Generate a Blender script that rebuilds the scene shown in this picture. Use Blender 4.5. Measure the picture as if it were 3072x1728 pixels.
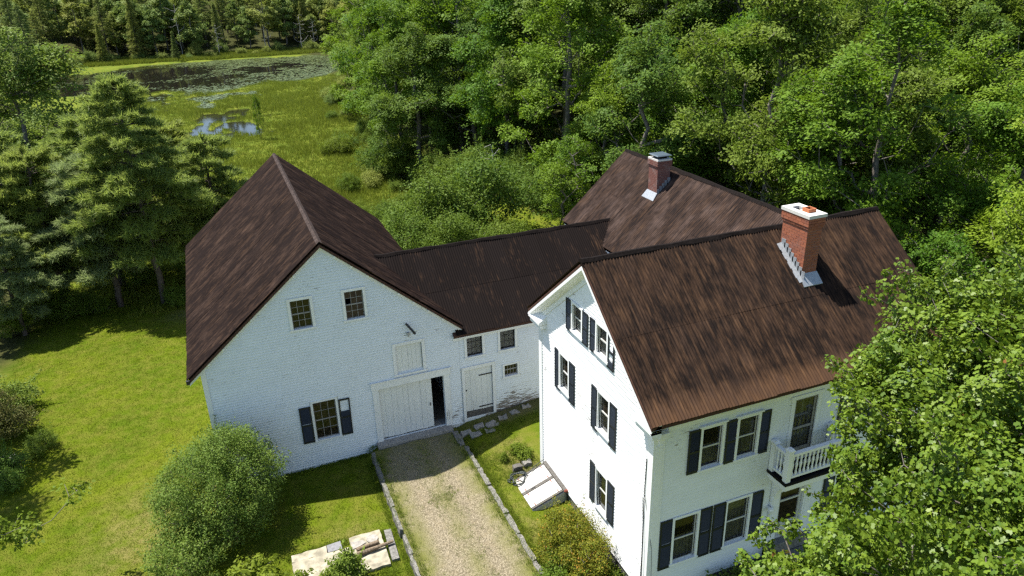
import bpy, math, random
import numpy as np
from mathutils import Matrix, Vector

for o in list(bpy.data.objects):
    bpy.data.objects.remove(o)
S = bpy.context.scene
COL = S.collection
# ------------------------------------------------------------------ camera
cam_d = bpy.data.cameras.new('camera')
cam = bpy.data.objects.new('camera', cam_d)
COL.objects.link(cam)
cam_d.sensor_width = 36.0
cam_d.lens = 26.1948
cam_d.clip_start = 0.1
cam_d.clip_end = 3000.0
_r = Vector((0.925942, -0.376804, -0.025498)); _u = Vector((0.171038, 0.358190, 0.917849)); _f = Vector((0.336716, 0.854236, -0.396111))
M = Matrix.Identity(4)
for i in range(3):
    M[i][0] = _r[i]; M[i][1] = _u[i]; M[i][2] = -_f[i]
M.translation = Vector((-4.862647, -27.120371, 18.563389))
cam.matrix_world = M
S.camera = cam
# ------------------------------------------------------------------ sky, sun, exposure
SUN = Vector((-0.283, 0.29, 0.914)).normalized()      # towards the sun
elev = math.asin(SUN.z)
W = bpy.data.worlds.new('World')
S.world = W
W.use_nodes = True
wn = W.node_tree.nodes; wl = W.node_tree.links
bg = wn['Background']
sky = wn.new('ShaderNodeTexSky')
sky.sky_type = 'NISHITA'; sky.sun_disc = False
sky.sun_elevation = elev
sky.sun_rotation = math.atan2(SUN.x, SUN.y)
sky.air_density = 1.0; sky.dust_density = 0.6; sky.ozone_density = 1.0
wl.new(sky.outputs[0], bg.inputs[0])
bg.inputs[1].default_value = 0.09
sl = bpy.data.lights.new('sun', 'SUN')
sl.energy = 4.8; sl.angle = math.radians(0.53); sl.color = (1.0, 0.955, 0.88)
so = bpy.data.objects.new('sun', sl); COL.objects.link(so)
so.rotation_euler = SUN.to_track_quat('Z', 'Y').to_euler()
so.location = (-20, 20, 60)
S.view_settings.view_transform = 'Standard'
S.view_settings.look = 'None'
S.view_settings.gamma = 1.0
S.view_settings.exposure = 1.1
S.view_settings.use_curve_mapping = False
cy = S.cycles
cy.max_bounces = 6; cy.diffuse_bounces = 2; cy.glossy_bounces = 3; cy.transmission_bounces = 4
cy.transparent_max_bounces = 8
cy.caustics_reflective = False; cy.caustics_refractive = False
cy.sample_clamp_indirect = 6.0
cy.filter_width = 1.4
cy.use_denoising = False

rnd = random.Random(7)
R = math.radians
# ------------------------------------------------------------------ material helpers
def new_mat(name):
    m = bpy.data.materials.new(name); m.use_nodes = True
    nt = m.node_tree
    return m, nt, nt.nodes, nt.links, nt.nodes['Principled BSDF']
def val(nt, sock, v):
    if hasattr(v, 'links') or hasattr(v, 'is_output'):
        nt.links.new(v, sock)
    else:
        sock.default_value = v
def math_n(nt, op, a, b=None, c=None, clamp=False):
    n = nt.nodes.new('ShaderNodeMath'); n.operation = op; n.use_clamp = clamp
    val(nt, n.inputs[0], a)
    if b is not None: val(nt, n.inputs[1], b)
    if c is not None: val(nt, n.inputs[2], c)
    return n.outputs[0]
def mixc(nt, f, a, b, mode='MIX'):
    n = nt.nodes.new('ShaderNodeMix'); n.data_type = 'RGBA'; n.blend_type = mode
    n.clamp_factor = True
    val(nt, n.inputs[0], f)
    val(nt, n.inputs[6], a if not isinstance(a, tuple) else (*a, 1))
    val(nt, n.inputs[7], b if not isinstance(b, tuple) else (*b, 1))
    return n.outputs[2]
def noise(nt, vec, scale, detail=3, rough=.55):
    n = nt.nodes.new('ShaderNodeTexNoise')
    n.inputs['Scale'].default_value = scale; n.inputs['Detail'].default_value = detail
    n.inputs['Roughness'].default_value = rough
    if vec is not None: nt.links.new(vec, n.inputs['Vector'])
    return n.outputs['Fac']
def ramp(nt, f, stops):
    n = nt.nodes.new('ShaderNodeValToRGB')
    e = n.color_ramp.elements
    while len(e) < len(stops): e.new(0.5)
    for i, (p, c) in enumerate(stops):
        e[i].position = p
        e[i].color = (c, c, c, 1) if not isinstance(c, tuple) else (*c, 1)
    nt.links.new(f, n.inputs[0])
    return n.outputs[0]
def position(nt):
    return nt.nodes.new('ShaderNodeNewGeometry').outputs['Position']
def vmul(nt, v, s):
    n = nt.nodes.new('ShaderNodeVectorMath'); n.operation = 'MULTIPLY'
    nt.links.new(v, n.inputs[0]); n.inputs[1].default_value = s
    return n.outputs[0]
def bump(nt, h, strength, dist, base=None):
    n = nt.nodes.new('ShaderNodeBump')
    n.inputs['Strength'].default_value = strength; n.inputs['Distance'].default_value = dist
    nt.links.new(h, n.inputs['Height'])
    return n.outputs[0]
def attr(nt, name):
    n = nt.nodes.new('ShaderNodeAttribute'); n.attribute_name = name
    return n.outputs['Fac']
def sep(nt, v):
    n = nt.nodes.new('ShaderNodeSeparateXYZ'); nt.links.new(v, n.inputs[0]); return n.outputs
def flat(name, col, rough=.6, spec=.4, metal=0, nscale=14, amt=.25, stretch=(1, 1, 1)):
    """plain surface with a little uneven tone"""
    m, nt, N, L, p = new_mat(name)
    v = vmul(nt, position(nt), stretch)
    f = noise(nt, v, nscale, 4)
    d = tuple(c * (1 - amt) for c in col); l = tuple(min(1, c * (1 + amt * .8)) for c in col)
    L.new(mixc(nt, ramp(nt, f, [(.3, 0.), (.7, 1.)]), d, l), p.inputs['Base Color'])
    p.inputs['Roughness'].default_value = rough; p.inputs['Specular IOR Level'].default_value = spec
    p.inputs['Metallic'].default_value = metal
    return m

def painted_wood(name, axis, white=(.80, .80, .775), peel=.5, wood=(.19, .165, .135), low=None):
    """weathered white paint; boards run along axis (0 = x, 1 = y, 2 = z)"""
    m, nt, N, L, p = new_mat(name)
    pos = position(nt)
    st = [14., 14., 14.]; st[axis] = 1.6
    v = vmul(nt, pos, tuple(st))
    fine = noise(nt, v, 1.6, 5, .65)
    big = noise(nt, pos, .55, 3)
    mid = noise(nt, vmul(nt, pos, tuple(1.0 if i != axis else .4 for i in range(3))), 2.2, 4)
    # tone
    c = mixc(nt, ramp(nt, mid, [(.35, 0.), (.7, 1.)]), white, tuple(w * .94 for w in white))
    c = mixc(nt, ramp(nt, big, [(.45, 0.), (.75, .3)]), c, tuple(w * k for w, k in zip(white, (.84, .83, .78))))
    # bare wood where the paint has flaked
    th = math_n(nt, 'ADD', fine, math_n(nt, 'MULTIPLY', big, .55))
    if low is not None:     # paint is worse close to the splash zone near the ground
        zz = sep(nt, pos)[2]
        g = ramp(nt, math_n(nt, 'MULTIPLY', math_n(nt, 'SUBTRACT', low, zz), 1.3, clamp=True), [(0., 0.), (1., 1.)])
        xx = sep(nt, pos)[0]
        side = math_n(nt, 'MULTIPLY', math_n(nt, 'SUBTRACT', xx, 2.6), .45, clamp=True)
        th = math_n(nt, 'ADD', th, math_n(nt, 'MULTIPLY', math_n(nt, 'MULTIPLY', g, side), .26))
    k = 1.02 - .17 * peel
    mask = ramp(nt, th, [(k, 0.), (min(k + .035, 1), 1.)])
    c = mixc(nt, mask, c, wood)
    L.new(c, p.inputs['Base Color'])
    p.inputs['Roughness'].default_value = .62; p.inputs['Specular IOR Level'].default_value = .3
    L.new(bump(nt, math_n(nt, 'SUBTRACT', fine, mask), .10, .006), p.inputs['Normal'])
    return m

def rusty(name, ridge_axis, rust=.5, grey=.0, dark=(.0105, .0076, .0066), eave=None):
    """old corrugated iron, dark coating worn to rust in streaks that run down the slope"""
    m, nt, N, L, p = new_mat(name)
    pos = position(nt)
    s = sep(nt, pos)
    along = s[0] if ridge_axis == 0 else s[1]
    comb = nt.nodes.new('ShaderNodeCombineXYZ')
    L.new(along, comb.inputs[0]); L.new(s[2], comb.inputs[1])
    q = comb.outputs[0]
    streak = noise(nt, vmul(nt, q, (8., 1.3, 1)), 1.0, 5, .7)
    fine = noise(nt, vmul(nt, q, (17., 4.0, 1)), 1.0, 4, .7)
    patch = noise(nt, vmul(nt, q, (1.05, 1.0, 1)), 1.0, 5, .65)
    patch2 = noise(nt, vmul(nt, q, (2.6, 1.6, 1)), 1.1, 5, .65)
    speck = noise(nt, pos, 26., 3, .7)
    a = math_n(nt, 'ADD', math_n(nt, 'MULTIPLY', math_n(nt, 'SUBTRACT', streak, .5), .8), math_n(nt, 'MULTIPLY', math_n(nt, 'SUBTRACT', fine, .5), .6))
    a = math_n(nt, 'ADD', a, math_n(nt, 'MULTIPLY', math_n(nt, 'SUBTRACT', patch, .5), .65))
    a = math_n(nt, 'ADD', a, math_n(nt, 'MULTIPLY', math_n(nt, 'SUBTRACT', patch2, .5), .4))
    if eave is not None:      # bare rust along the wet lower edge
        a = math_n(nt, 'ADD', a, math_n(nt, 'MULTIPLY', math_n(nt, 'MULTIPLY', math_n(nt, 'SUBTRACT', eave + .55, s[2]), 1.8, clamp=True), .55))
    lo = .5 + (.5 - rust) * .55
    f = ramp(nt, math_n(nt, 'ADD', a, .5), [(max(0, lo - .17), 0.), (min(1, lo + .25), 1.)])
    rcol = mixc(nt, ramp(nt, patch2, [(.35, 0.), (.65, 1.)]), (.105, .056, .030), (.072, .042, .028))
    rcol = mixc(nt, math_n(nt, 'MULTIPLY', ramp(nt, streak, [(.5, 0.), (.75, 1.)]), .5), rcol, (.195, .108, .052))
    if grey > 0:
        rcol = mixc(nt, math_n(nt, 'MULTIPLY', ramp(nt, patch, [(.4, 0.), (.6, 1.)]), grey), rcol, (.140, .106, .098))
    c = mixc(nt, math_n(nt, 'MULTIPLY', f, .85), dark, rcol)
    c = mixc(nt, ramp(nt, fine, [(.60, 0.), (.78, .35)]), c, tuple(x * .8 for x in dark))
    c = mixc(nt, ramp(nt, speck, [(.74, 0.), (.8, .4)]), c, (.22, .19, .165))
    oi = nt.nodes.new('ShaderNodeObjectInfo').outputs['Random']
    c = mixc(nt, math_n(nt, 'MULTIPLY', oi, .30), c, mixc(nt, .5, c, tuple(x * 2.6 for x in dark)))
    L.new(c, p.inputs['Base Color'])
    p.inputs['Roughness'].default_value = .8; p.inputs['Specular IOR Level'].default_value = .04
    L.new(bump(nt, speck, .2, .01), p.inputs['Normal'])
    return m

def leaf_mat(name, a, b, trans, tip=None, tipth=.96, hue=.18, tmix=.34, rough=.6, spec=.14):
    m, nt, N, L, p = new_mat(name)
    v = attr(nt, 'var')
    oi = nt.nodes.new('ShaderNodeObjectInfo').outputs['Random']
    c = mixc(nt, v, a, b)
    w = tuple(min(1., x * k) for x, k in zip(b, (1.55, 1.12, .7)))
    dk = tuple(x * k for x, k in zip(a, (.72, .85, 1.1)))
    c = mixc(nt, math_n(nt, 'MULTIPLY', oi, hue * 2), c, w)
    c = mixc(nt, math_n(nt, 'MULTIPLY', math_n(nt, 'SUBTRACT', 1., oi), hue * 1.6), c, dk)
    if tip is not None:
        c = mixc(nt, math_n(nt, 'GREATER_THAN', v, tipth), c, tip)
    L.new(c, p.inputs['Base Color'])
    p.inputs['Roughness'].default_value = rough; p.inputs['Specular IOR Level'].default_value = spec
    t = N.new('ShaderNodeBsdfTranslucent')
    L.new(mixc(nt, .55, c, trans), t.inputs[0])
    mx = N.new('ShaderNodeMixShader'); mx.inputs[0].default_value = tmix
    L.new(p.outputs[0], mx.inputs[1]); L.new(t.outputs[0], mx.inputs[2])
    L.new(mx.outputs[0], N['Material Output'].inputs[0])
    return m

def bark_mat(name, a, b):
    m, nt, N, L, p = new_mat(name)
    pos = position(nt)
    f = noise(nt, vmul(nt, pos, (9, 9, 2)), 2., 5, .7)
    L.new(mixc(nt, ramp(nt, f, [(.35, 0.), (.65, 1.)]), a, b), p.inputs['Base Color'])
    p.inputs['Roughness'].default_value = .85; p.inputs['Specular IOR Level'].default_value = .2
    L.new(bump(nt, f, .6, .03), p.inputs['Normal'])
    return m

def glass_mat(name, tint=(.55, .55, .5), clear=.45):
    m, nt, N, L, p = new_mat(name)
    N.remove(p)
    g = N.new('ShaderNodeBsdfGlossy'); g.inputs['Roughness'].default_value = .03
    g.inputs['Color'].default_value = (.9, .95, 1, 1)
    t = N.new('ShaderNodeBsdfTransparent'); t.inputs[0].default_value = (*tint, 1)
    d = N.new('ShaderNodeBsdfDiffuse')
    f = noise(nt, position(nt), 7., 4)
    L.new(mixc(nt, ramp(nt, f, [(.35, 0.), (.7, 1.)]), (.022, .017, .011), (.055, .042, .027)), d.inputs[0])
    m1 = N.new('ShaderNodeMixShader'); m1.inputs[0].default_value = clear
    L.new(d.outputs[0], m1.inputs[1]); L.new(t.outputs[0], m1.inputs[2])
    lw = N.new('ShaderNodeLayerWeight'); lw.inputs[0].default_value = .5
    fr = math_n(nt, 'ADD', math_n(nt, 'MULTIPLY', math_n(nt, 'POWER', lw.outputs['Facing'], 5.), .8), .03)
    m2 = N.new('ShaderNodeMixShader'); L.new(fr, m2.inputs[0])
    L.new(m1.outputs[0], m2.inputs[1]); L.new(g.outputs[0], m2.inputs[2])
    L.new(m2.outputs[0], N['Material Output'].inputs[0])
    return m

MT = {}
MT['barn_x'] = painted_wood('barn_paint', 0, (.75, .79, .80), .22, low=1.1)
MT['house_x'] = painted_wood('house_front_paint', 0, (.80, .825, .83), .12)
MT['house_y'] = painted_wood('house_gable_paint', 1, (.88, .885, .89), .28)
MT['plank'] = painted_wood('door_paint', 2, (.74, .755, .73), .3, low=.75)
MT['trim'] = painted_wood('trim_paint', 2, (.80, .81, .79), .2)
MT['trim_h'] = painted_wood('trim_paint_level', 0, (.80, .81, .79), .22)
MT['trim_clean'] = flat('porch_paint', (.83, .84, .84), .5, .35, amt=.06)
MT['roof_house'] = rusty('rusty_house_roof', 0, .40, eave=6.69)
MT['roof_barn'] = rusty('rusty_barn_roof', 1, .28, .2, (.0145, .0098, .0088))
MT['roof_conn'] = rusty('rusty_link_roof', 0, .06, 0, (.0100, .0074, .0068))
MT['roof_ell'] = rusty('rusty_wing_roof', 1, .46, .45, (.0165, .0122, .0112))
MT['ridge'] = flat('ridge_tar', (.012, .009, .008), .8, .06, amt=.5)
MT['ridge_barn'] = flat('ridge_barn_metal', (.050, .036, .031), .8, .08, amt=.6, nscale=8)
MT['deck'] = flat('roof_edge_rust', (.075, .038, .027), .8, .2, amt=.4)
MT['shutter'] = flat('shutter_paint', (.0105, .0140, .0185), .45, .45, amt=.3)
MT['iron'] = flat('black_iron', (.02, .02, .022), .5, .5)
MT['glass_barn'] = glass_mat('old_barn_glass', (.5, .42, .3), .35)
MT['glass_house'] = glass_mat('house_glass', (.75, .76, .72), .75)
MT['screen'] = glass_mat('insect_screen', (.5, .5, .5), .3)
MT['sash'] = flat('sash_paint', (.55, .55, .52), .5, .3, amt=.15)
MT['sash_dark'] = flat('sash_weathered', (.28, .27, .25), .7, .2, amt=.3)
MT['curtain'] = flat('curtain_cloth', (.62, .62, .56), .9, .1, amt=.35, nscale=3, stretch=(5, 5, .3))
MT['inner'] = flat('inside_boards', (.22, .17, .12), .9, .1, amt=.3)
MT['granite'] = flat('granite', (.175, .168, .152), .9, .15, amt=.5, nscale=16)
MT['concrete'] = flat('concrete', (.33, .30, .225), .95, .1, amt=.45, nscale=3.2)
MT['concrete_dark'] = flat('concrete_stained', (.30, .28, .25), .9, .2, amt=.3, nscale=9)
MT['slate'] = flat('slate', (.19, .19, .20), .7, .3, amt=.25)
MT['lead'] = flat('sheet_metal_flashing', (.33, .35, .37), .45, .5, metal=.35, amt=.2)
MT['mortar'] = flat('mortar', (.42, .34, .29), .9, .15, amt=.15)
MT['cap'] = flat('cement_cap', (.58, .56, .52), .8, .2, amt=.1)
MT['clay'] = flat('clay_flue', (.42, .14, .06), .7, .3, amt=.2)
MT['black'] = flat('soot', (.012, .011, .011), .9, .1)
MT['copper'] = flat('cap_metal', (.10, .13, .15), .4, .6, metal=.5, amt=.2)
MT['hose'] = flat('hose_rubber', (.035, .045, .045), .4, .5)
MT['greywood'] = flat('grey_wood', (.105, .098, .088), .85, .2, amt=.35, stretch=(1, 1, 1))
MT['bulk'] = painted_wood('bulkhead_paint', 0, (.46, .45, .42), .55, wood=(.30, .27, .24))
MT['log'] = bark_mat('log_bark', (.10, .075, .05), (.26, .20, .14))
MT['bark'] = bark_mat('maple_bark', (.085, .072, .06), (.20, .18, .155))
MT['bark_pine'] = bark_mat('pine_bark', (.05, .04, .033), (.12, .10, .085))
MT['deadwood'] = bark_mat('dead_wood', (.28, .26, .24), (.42, .40, .37))
MT['redbit'] = flat('red_paint', (.22, .06, .04), .6, .3)
def brick_mat(name, a, b, c3):
    m, nt, N, L, p = new_mat(name)
    oi = nt.nodes.new('ShaderNodeObjectInfo').outputs['Random']
    pos = position(nt)
    f = noise(nt, pos, 3.2, 4)
    f2 = noise(nt, pos, 40., 3)
    c = mixc(nt, oi, a, b)
    c = mixc(nt, ramp(nt, f, [(.5, 0.), (.75, .7)]), c, c3)
    c = mixc(nt, ramp(nt, f2, [(.6, 0.), (.8, .4)]), c, (.36, .26, .22))
    L.new(c, p.inputs['Base Color']); p.inputs['Roughness'].default_value = .85
    p.inputs['Specular IOR Level'].default_value = .2
    return m
MT['brick'] = brick_mat('red_brick', (.33, .115, .062), (.25, .085, .050), (.23, .115, .09))
MT['brick_old'] = brick_mat('old_brick', (.20, .085, .065), (.15, .07, .06), (.27, .21, .19))

LEAF = {}
LEAF['maple'] = leaf_mat('maple_leaf', (.046, .118, .010), (.165, .275, .026), (.26, .42, .02), tmix=.30, hue=.28)
LEAF['near'] = leaf_mat('near_maple_leaf', (.046, .105, .009), (.170, .240, .023), (.28, .40, .025), tip=(.30, .13, .05), tipth=.975, hue=.02, tmix=.24, rough=.45, spec=.25)
LEAF['bush'] = leaf_mat('honeysuckle_leaf', (.070, .138, .021), (.200, .268, .048), (.22, .32, .04), tip=(.20, .17, .05), tipth=.95, hue=.05)
LEAF['gold'] = leaf_mat('spirea_leaf', (.075, .125, .014), (.26, .235, .022), (.26, .30, .02), tip=(.36, .20, .03), tipth=.80, hue=.05)
LEAF['red'] = leaf_mat('bronze_leaf', (.07, .115, .025), (.17, .145, .05), (.16, .16, .03), hue=.05)
LEAF['weed'] = leaf_mat('weed_leaf', (.085, .15, .015), (.16, .22, .025), (.25, .34, .03), hue=.15)
LEAF['shrub'] = leaf_mat('thicket_leaf', (.062, .128, .018), (.150, .225, .034), (.22, .32, .03), hue=.16)
LEAF['pine'] = leaf_mat('pine_needle', (.130, .195, .042), (.285, .345, .085), (.32, .40, .07), hue=.12, tmix=.5, rough=.5)
LEAF['bluepine'] = leaf_mat('blue_green_needle', (.160, .220, .090), (.300, .360, .155), (.26, .34, .10), hue=.05, tmix=.5)
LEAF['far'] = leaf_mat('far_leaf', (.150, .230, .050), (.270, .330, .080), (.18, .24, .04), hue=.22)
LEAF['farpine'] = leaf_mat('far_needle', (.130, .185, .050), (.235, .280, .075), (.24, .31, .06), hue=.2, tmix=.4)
LEAF['reed'] = leaf_mat('sedge_blade', (.115, .165, .018), (.225, .240, .036), (.24, .30, .03), tip=(.26, .21, .07), tipth=.94, hue=.0)
LEAF['pad'] = leaf_mat('lily_pad', (.085, .125, .045), (.175, .210, .095), (.1, .15, .03), hue=.0, tmix=.05, rough=.25, spec=.6)
# ------------------------------------------------------------------ mesh helpers
def V3(*a): return Vector(a)
class MB:
    def __init__(s, fr=None):
        s.V = []; s.F = []; s.fr = fr
    def pt(s, a, b, c):
        if s.fr is None: return (a, b, c)
        O, U, N = s.fr
        return (O[0] + U[0] * a + N[0] * b, O[1] + U[1] * a + N[1] * b, O[2] + c)
    def add(s, vs, fs):
        k = len(s.V)
        s.V += [s.pt(*v) for v in vs]
        s.F += [tuple(i + k for i in f) for f in fs]
        return s
    def box(s, a0, a1, b0, b1, c0, c1):
        return s.hexa([(a0, b0, c0), (a1, b0, c0), (a1, b1, c0), (a0, b1, c0), (a0, b0, c1), (a1, b0, c1), (a1, b1, c1), (a0, b1, c1)])
    def hexa(s, v):
        return s.add(v, [(0, 3, 2, 1), (4, 5, 6, 7), (0, 1, 5, 4), (1, 2, 6, 5), (2, 3, 7, 6), (3, 0, 4, 7)])
    def prism(s, poly, n0, n1):
        """poly = [(u, z)], extruded from n0 to n1"""
        k = len(poly)
        vs = [(u, n0, z) for u, z in poly] + [(u, n1, z) for u, z in poly]
        fs = [tuple(range(k)), tuple(range(2 * k - 1, k - 1, -1))]
        fs += [(i, i + k, (i + 1) % k + k, (i + 1) % k) for i in range(k)]
        return s.add(vs, fs)
    def tube(s, p0, p1, r0, r1=None, n=8, cap=True):
        r1 = r0 if r1 is None else r1
        p0 = Vector(p0); p1 = Vector(p1); d = (p1 - p0).normalized()
        a = d.orthogonal().normalized(); b = d.cross(a)
        vs = []
        for p, r in ((p0, r0), (p1, r1)):
            for i in range(n):
                t = 2 * math.pi * i / n
                vs.append(tuple(p + a * (math.cos(t) * r) + b * (math.sin(t) * r)))
        fs = [(i, (i + 1) % n, (i + 1) % n + n, i + n) for i in range(n)]
        if cap: fs += [tuple(range(n - 1, -1, -1)), tuple(range(n, 2 * n))]
        k = len(s.V); s.V += vs; s.F += [tuple(i + k for i in f) for f in fs]
        return s
    def path(s, pts, r, n=6):
        for a, b in zip(pts[:-1], pts[1:]): s.tube(a, b, r, r, n)
        return s
    def beam(s, p0, p1, w, h, up=(0, 0, 1)):
        """box from p0 to p1 (centre lines of the top face), w wide, h down from up"""
        p0 = Vector(p0); p1 = Vector(p1); d = (p1 - p0).normalized(); up = Vector(up)
        sd = d.cross(up).normalized() * (w / 2); dn = -sd.cross(d).normalized() * h
        if dn.dot(up) > 0: dn = -dn
        q = [p0 + sd + dn, p1 + sd + dn, p1 - sd + dn, p0 - sd + dn, p0 + sd, p1 + sd, p1 - sd, p0 - sd]
        k = len(s.V); s.V += [tuple(x) for x in q]
        s.F += [tuple(i + k for i in f) for f in [(0, 3, 2, 1), (4, 5, 6, 7), (0, 1, 5, 4), (1, 2, 6, 5), (2, 3, 7, 6), (3, 0, 4, 7)]]
        return s
    def mesh(s, name, mat, smooth=False):
        me = bpy.data.meshes.new(name); me.from_pydata(s.V, [], s.F)
        me.materials.append(MT[mat] if isinstance(mat, str) else mat)
        if smooth: me.polygons.foreach_set('use_smooth', [True] * len(me.polygons))
        me.update()
        return me
    def build(s, name, mat, parent=None, smooth=False, **k):
        return link(name, s.mesh(name, mat, smooth), parent, **k)
def link(name, data, parent=None, loc=None, **props):
    o = bpy.data.objects.new(name, data); COL.objects.link(o)
    if parent is not None:
        o.parent = parent
        if parent.type == 'EMPTY' and loc is None: o.location = -parent.location
    if loc is not None: o.location = loc
    for a, b in props.items(): o[a] = b
    return o
def thing(name, label, cat, loc=(0, 0, 0), group=None, rz=0):
    o = bpy.data.objects.new(name, None); COL.objects.link(o)
    o.location = loc; o.rotation_euler = (0, 0, rz); o.empty_display_size = .3
    o['label'] = label; o['category'] = cat
    if group: o['group'] = group
    return o
def fast_mesh(name, V, sizes, loops, mat, var=None, smooth=False):
    """V (n,3); sizes: verts per face; loops: flat index list"""
    me = bpy.data.meshes.new(name)
    V = np.ascontiguousarray(V, dtype=np.float32); loops = np.ascontiguousarray(loops, dtype=np.int32).ravel()
    sizes = np.ascontiguousarray(sizes, dtype=np.int32)
    me.vertices.add(len(V)); me.vertices.foreach_set('co', V.ravel())
    me.loops.add(len(loops)); me.loops.foreach_set('vertex_index', loops)
    me.polygons.add(len(sizes))
    st = np.zeros(len(sizes), np.int32); st[1:] = np.cumsum(sizes)[:-1]
    me.polygons.foreach_set('loop_start', st)
    me.update(calc_edges=True)
    if var is not None:
        a = me.attributes.new('var', 'FLOAT', 'POINT'); a.data.foreach_set('value', np.ascontiguousarray(var, dtype=np.float32))
    me.materials.append(mat)
    if smooth: me.polygons.foreach_set('use_smooth', np.ones(len(sizes), bool))
    return me
def sstep(a, b, x):
    t = np.clip((x - a) / (b - a), 0, 1); return t * t * (3 - 2 * t)

# ------------------------------------------------------------------ measured layout (metres)
BX0, BX1, BXR, BZR, BZE = -6.82, 3.30, -1.90, 9.28, 4.74       # barn walls, ridge
BEL, BER, BY0, BY1 = -7.26, 3.46, -.22, 15.9                   # barn eaves and rakes
BSL = (BZR - BZE) / (BXR - BEL)
CZR, CYR, CZE, CYE = 7.09, 3.28, 4.366, -.20                   # link roof
CSL = (CZR - CZE) / (CYR - CYE)
EXE, EXR, EZR, EZE, EYB = 11.41, 15.05, 9.54, 6.26, 6.55       # rear wing
ESL = (EZR - EZE) / (EXR - EXE)
HW, HX1, HF, HB = 5.37, 16.65, -11.98, -3.91                   # house walls
HY, HZR, HZE, HEF, HEB, HR0, HR1 = -7.95, 10.11, 6.69, -12.30, -3.60, 5.01, 17.0
HSL = (HZR - HZE) / (HY - HEF)
WATER = -3.2

# ------------------------------------------------------------------ terrain
def vnoise(x, y, s, seed=0):
    """smooth value noise"""
    x = np.asarray(x, float) / s + 1000.3 + seed * 17.7; y = np.asarray(y, float) / s + 1000.7 + seed * 9.1
    xi = np.floor(x).astype(np.int64); yi = np.floor(y).astype(np.int64); fx = x - xi; fy = y - yi
    fx = fx * fx * (3 - 2 * fx); fy = fy * fy * (3 - 2 * fy)
    def h(a, b):
        n = (a * 374761393 + b * 668265263 + seed * 1442695) & 0x7fffffff
        n = ((n ^ (n >> 13)) * 1274126177) & 0x7fffffff
        return (n & 0xffff) / 65535.
    return (h(xi, yi) * (1 - fx) + h(xi + 1, yi) * fx) * (1 - fy) + (h(xi, yi + 1) * (1 - fx) + h(xi + 1, yi + 1) * fx) * fy
def seg_d(x, y, pts):
    d = np.full(np.shape(x), 1e9)
    for (ax, ay), (bx, by) in zip(pts[:-1], pts[1:]):
        vx, vy = bx - ax, by - ay
        t = np.clip(((x - ax) * vx + (y - ay) * vy) / (vx * vx + vy * vy), 0, 1)
        d = np.minimum(d, np.hypot(x - ax - t * vx, y - ay - t * vy))
    return d
def pond_mask(x, y):
    """>0 where there is open water"""
    w = (vnoise(x, y, 9, 3) - .5) * 7 + (vnoise(x, y, 3, 4) - .5) * 3
    # far basin: between a far and a near shore line
    far = np.interp(x, [-70, -32, -13, 5, 26, 40], [183, 188, 203, 202, 198, 186])
    near = np.interp(x, [-70, -32, -16, -5, 3, 10, 20, 30, 40], [150, 150, 141, 137, 138, 146, 151, 166, 190])
    m = np.minimum(far - y, (y - near)) * .5 + w * .5
    m = np.minimum(m, (36 - x) * .5)
    m = np.minimum(m, (x + 62) * .5)
    # small pools in the sedge
    for cx, cy2, rx, ry in [(-13.5, 136, 3.0, 6), (-6, 131, 4.5, 2.2), (-.5, 132, 3.4, 1.3), (-5, 119, 2.0, 4.5), (-4.5, 106, 2.6, 5.0), (-1.5, 97, 3.0, 4.2), (.3, 92, 2.1, 3.4), (-6.2, 99, 1.6, 2.5)]:
        m = np.maximum(m, (1 - ((x - cx) / rx) ** 2 - ((y - cy2) / ry) ** 2) * 2.6 + (vnoise(x, y, 1.3, 8) - .55) * 3.2)
    reg = sstep(-17, -12, x) * (1 - sstep(3, 9, x - (y - 100) * .08)) * sstep(80, 90, y) * (1 - sstep(136, 142, y))
    m = np.maximum(m, ((vnoise(x, y * .6, 3.2, 15) * .65 + vnoise(x, y, 1.1, 16) * .35) - .60) * 9 * reg - (1 - reg) * 5)
    return m
def ground_z(x, y):
    x = np.asarray(x, float); y = np.asarray(y, float)
    # yard around the buildings
    z = -.46 + sstep(-1.2, -.7, x) * .0
    west = np.clip((x + 1) * .015, -.5, 0)
    z = z + west
    right = np.interp(x, [2.9, 3.4, 5, 7, 12, 20], [-.22, -.12, .02, .25, .30, .3])
    fall = np.clip((y + .6) * .075, -.95, 0)
    zr = right + fall * sstep(2.7, 4.5, x)
    drive = sstep(-1.05, -.85, x) * (1 - sstep(2.75, 2.95, x)) * (1 - sstep(-.1, .3, y))
    z = z + (zr - z) * sstep(2.6, 3.2, x)
    z = z * (1 - drive) + (-.16) * drive
    # fall to the marsh behind the barn
    t = sstep(17, 46, y - np.clip(x - 8, 0, 30) * .9)
    z = z * (1 - t) + (WATER + .22) * t
    # wooded ground to the right stays higher
    wood = sstep(12, 34, x - (y - 40) * .10) * sstep(-60, -20, y)
    z = np.maximum(z, (WATER + .22) + wood * 3.6 * (1 - sstep(60, 150, y) * .6))
    # marsh surface and pond bed
    m = pond_mask(x, y)
    inm = sstep(44, 60, y)
    z = z + inm * ((vnoise(x, y, 2.2, 5) - .5) * .22 + (vnoise(x, y, 9, 6) - .5) * .25) * (1 - wood)
    z = np.where((y > 60), z - sstep(-.2, .9, m) * .75 * (1 - wood), z)
    # wooded hill beyond and at the left
    hill = sstep(206, 330, y) * 26 + sstep(-42, -110, x) * sstep(60, 200, y) * 14
    z = z + hill
    z = z + sstep(203, 216, y + (vnoise(x, y, 14, 2) - .5) * 8) * .9
    lift = (vnoise(x, y, 6, 1) - .5) * .16 + (vnoise(x, y, 1.7, 2) - .5) * .05
    near = np.maximum(np.maximum(sstep(1.2, 0, np.maximum(np.maximum(-7.5 - x, x - 17.5), np.maximum(-13 - y, y - 16.5))), drive), 0)
    return z + lift * (1 - near)
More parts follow.
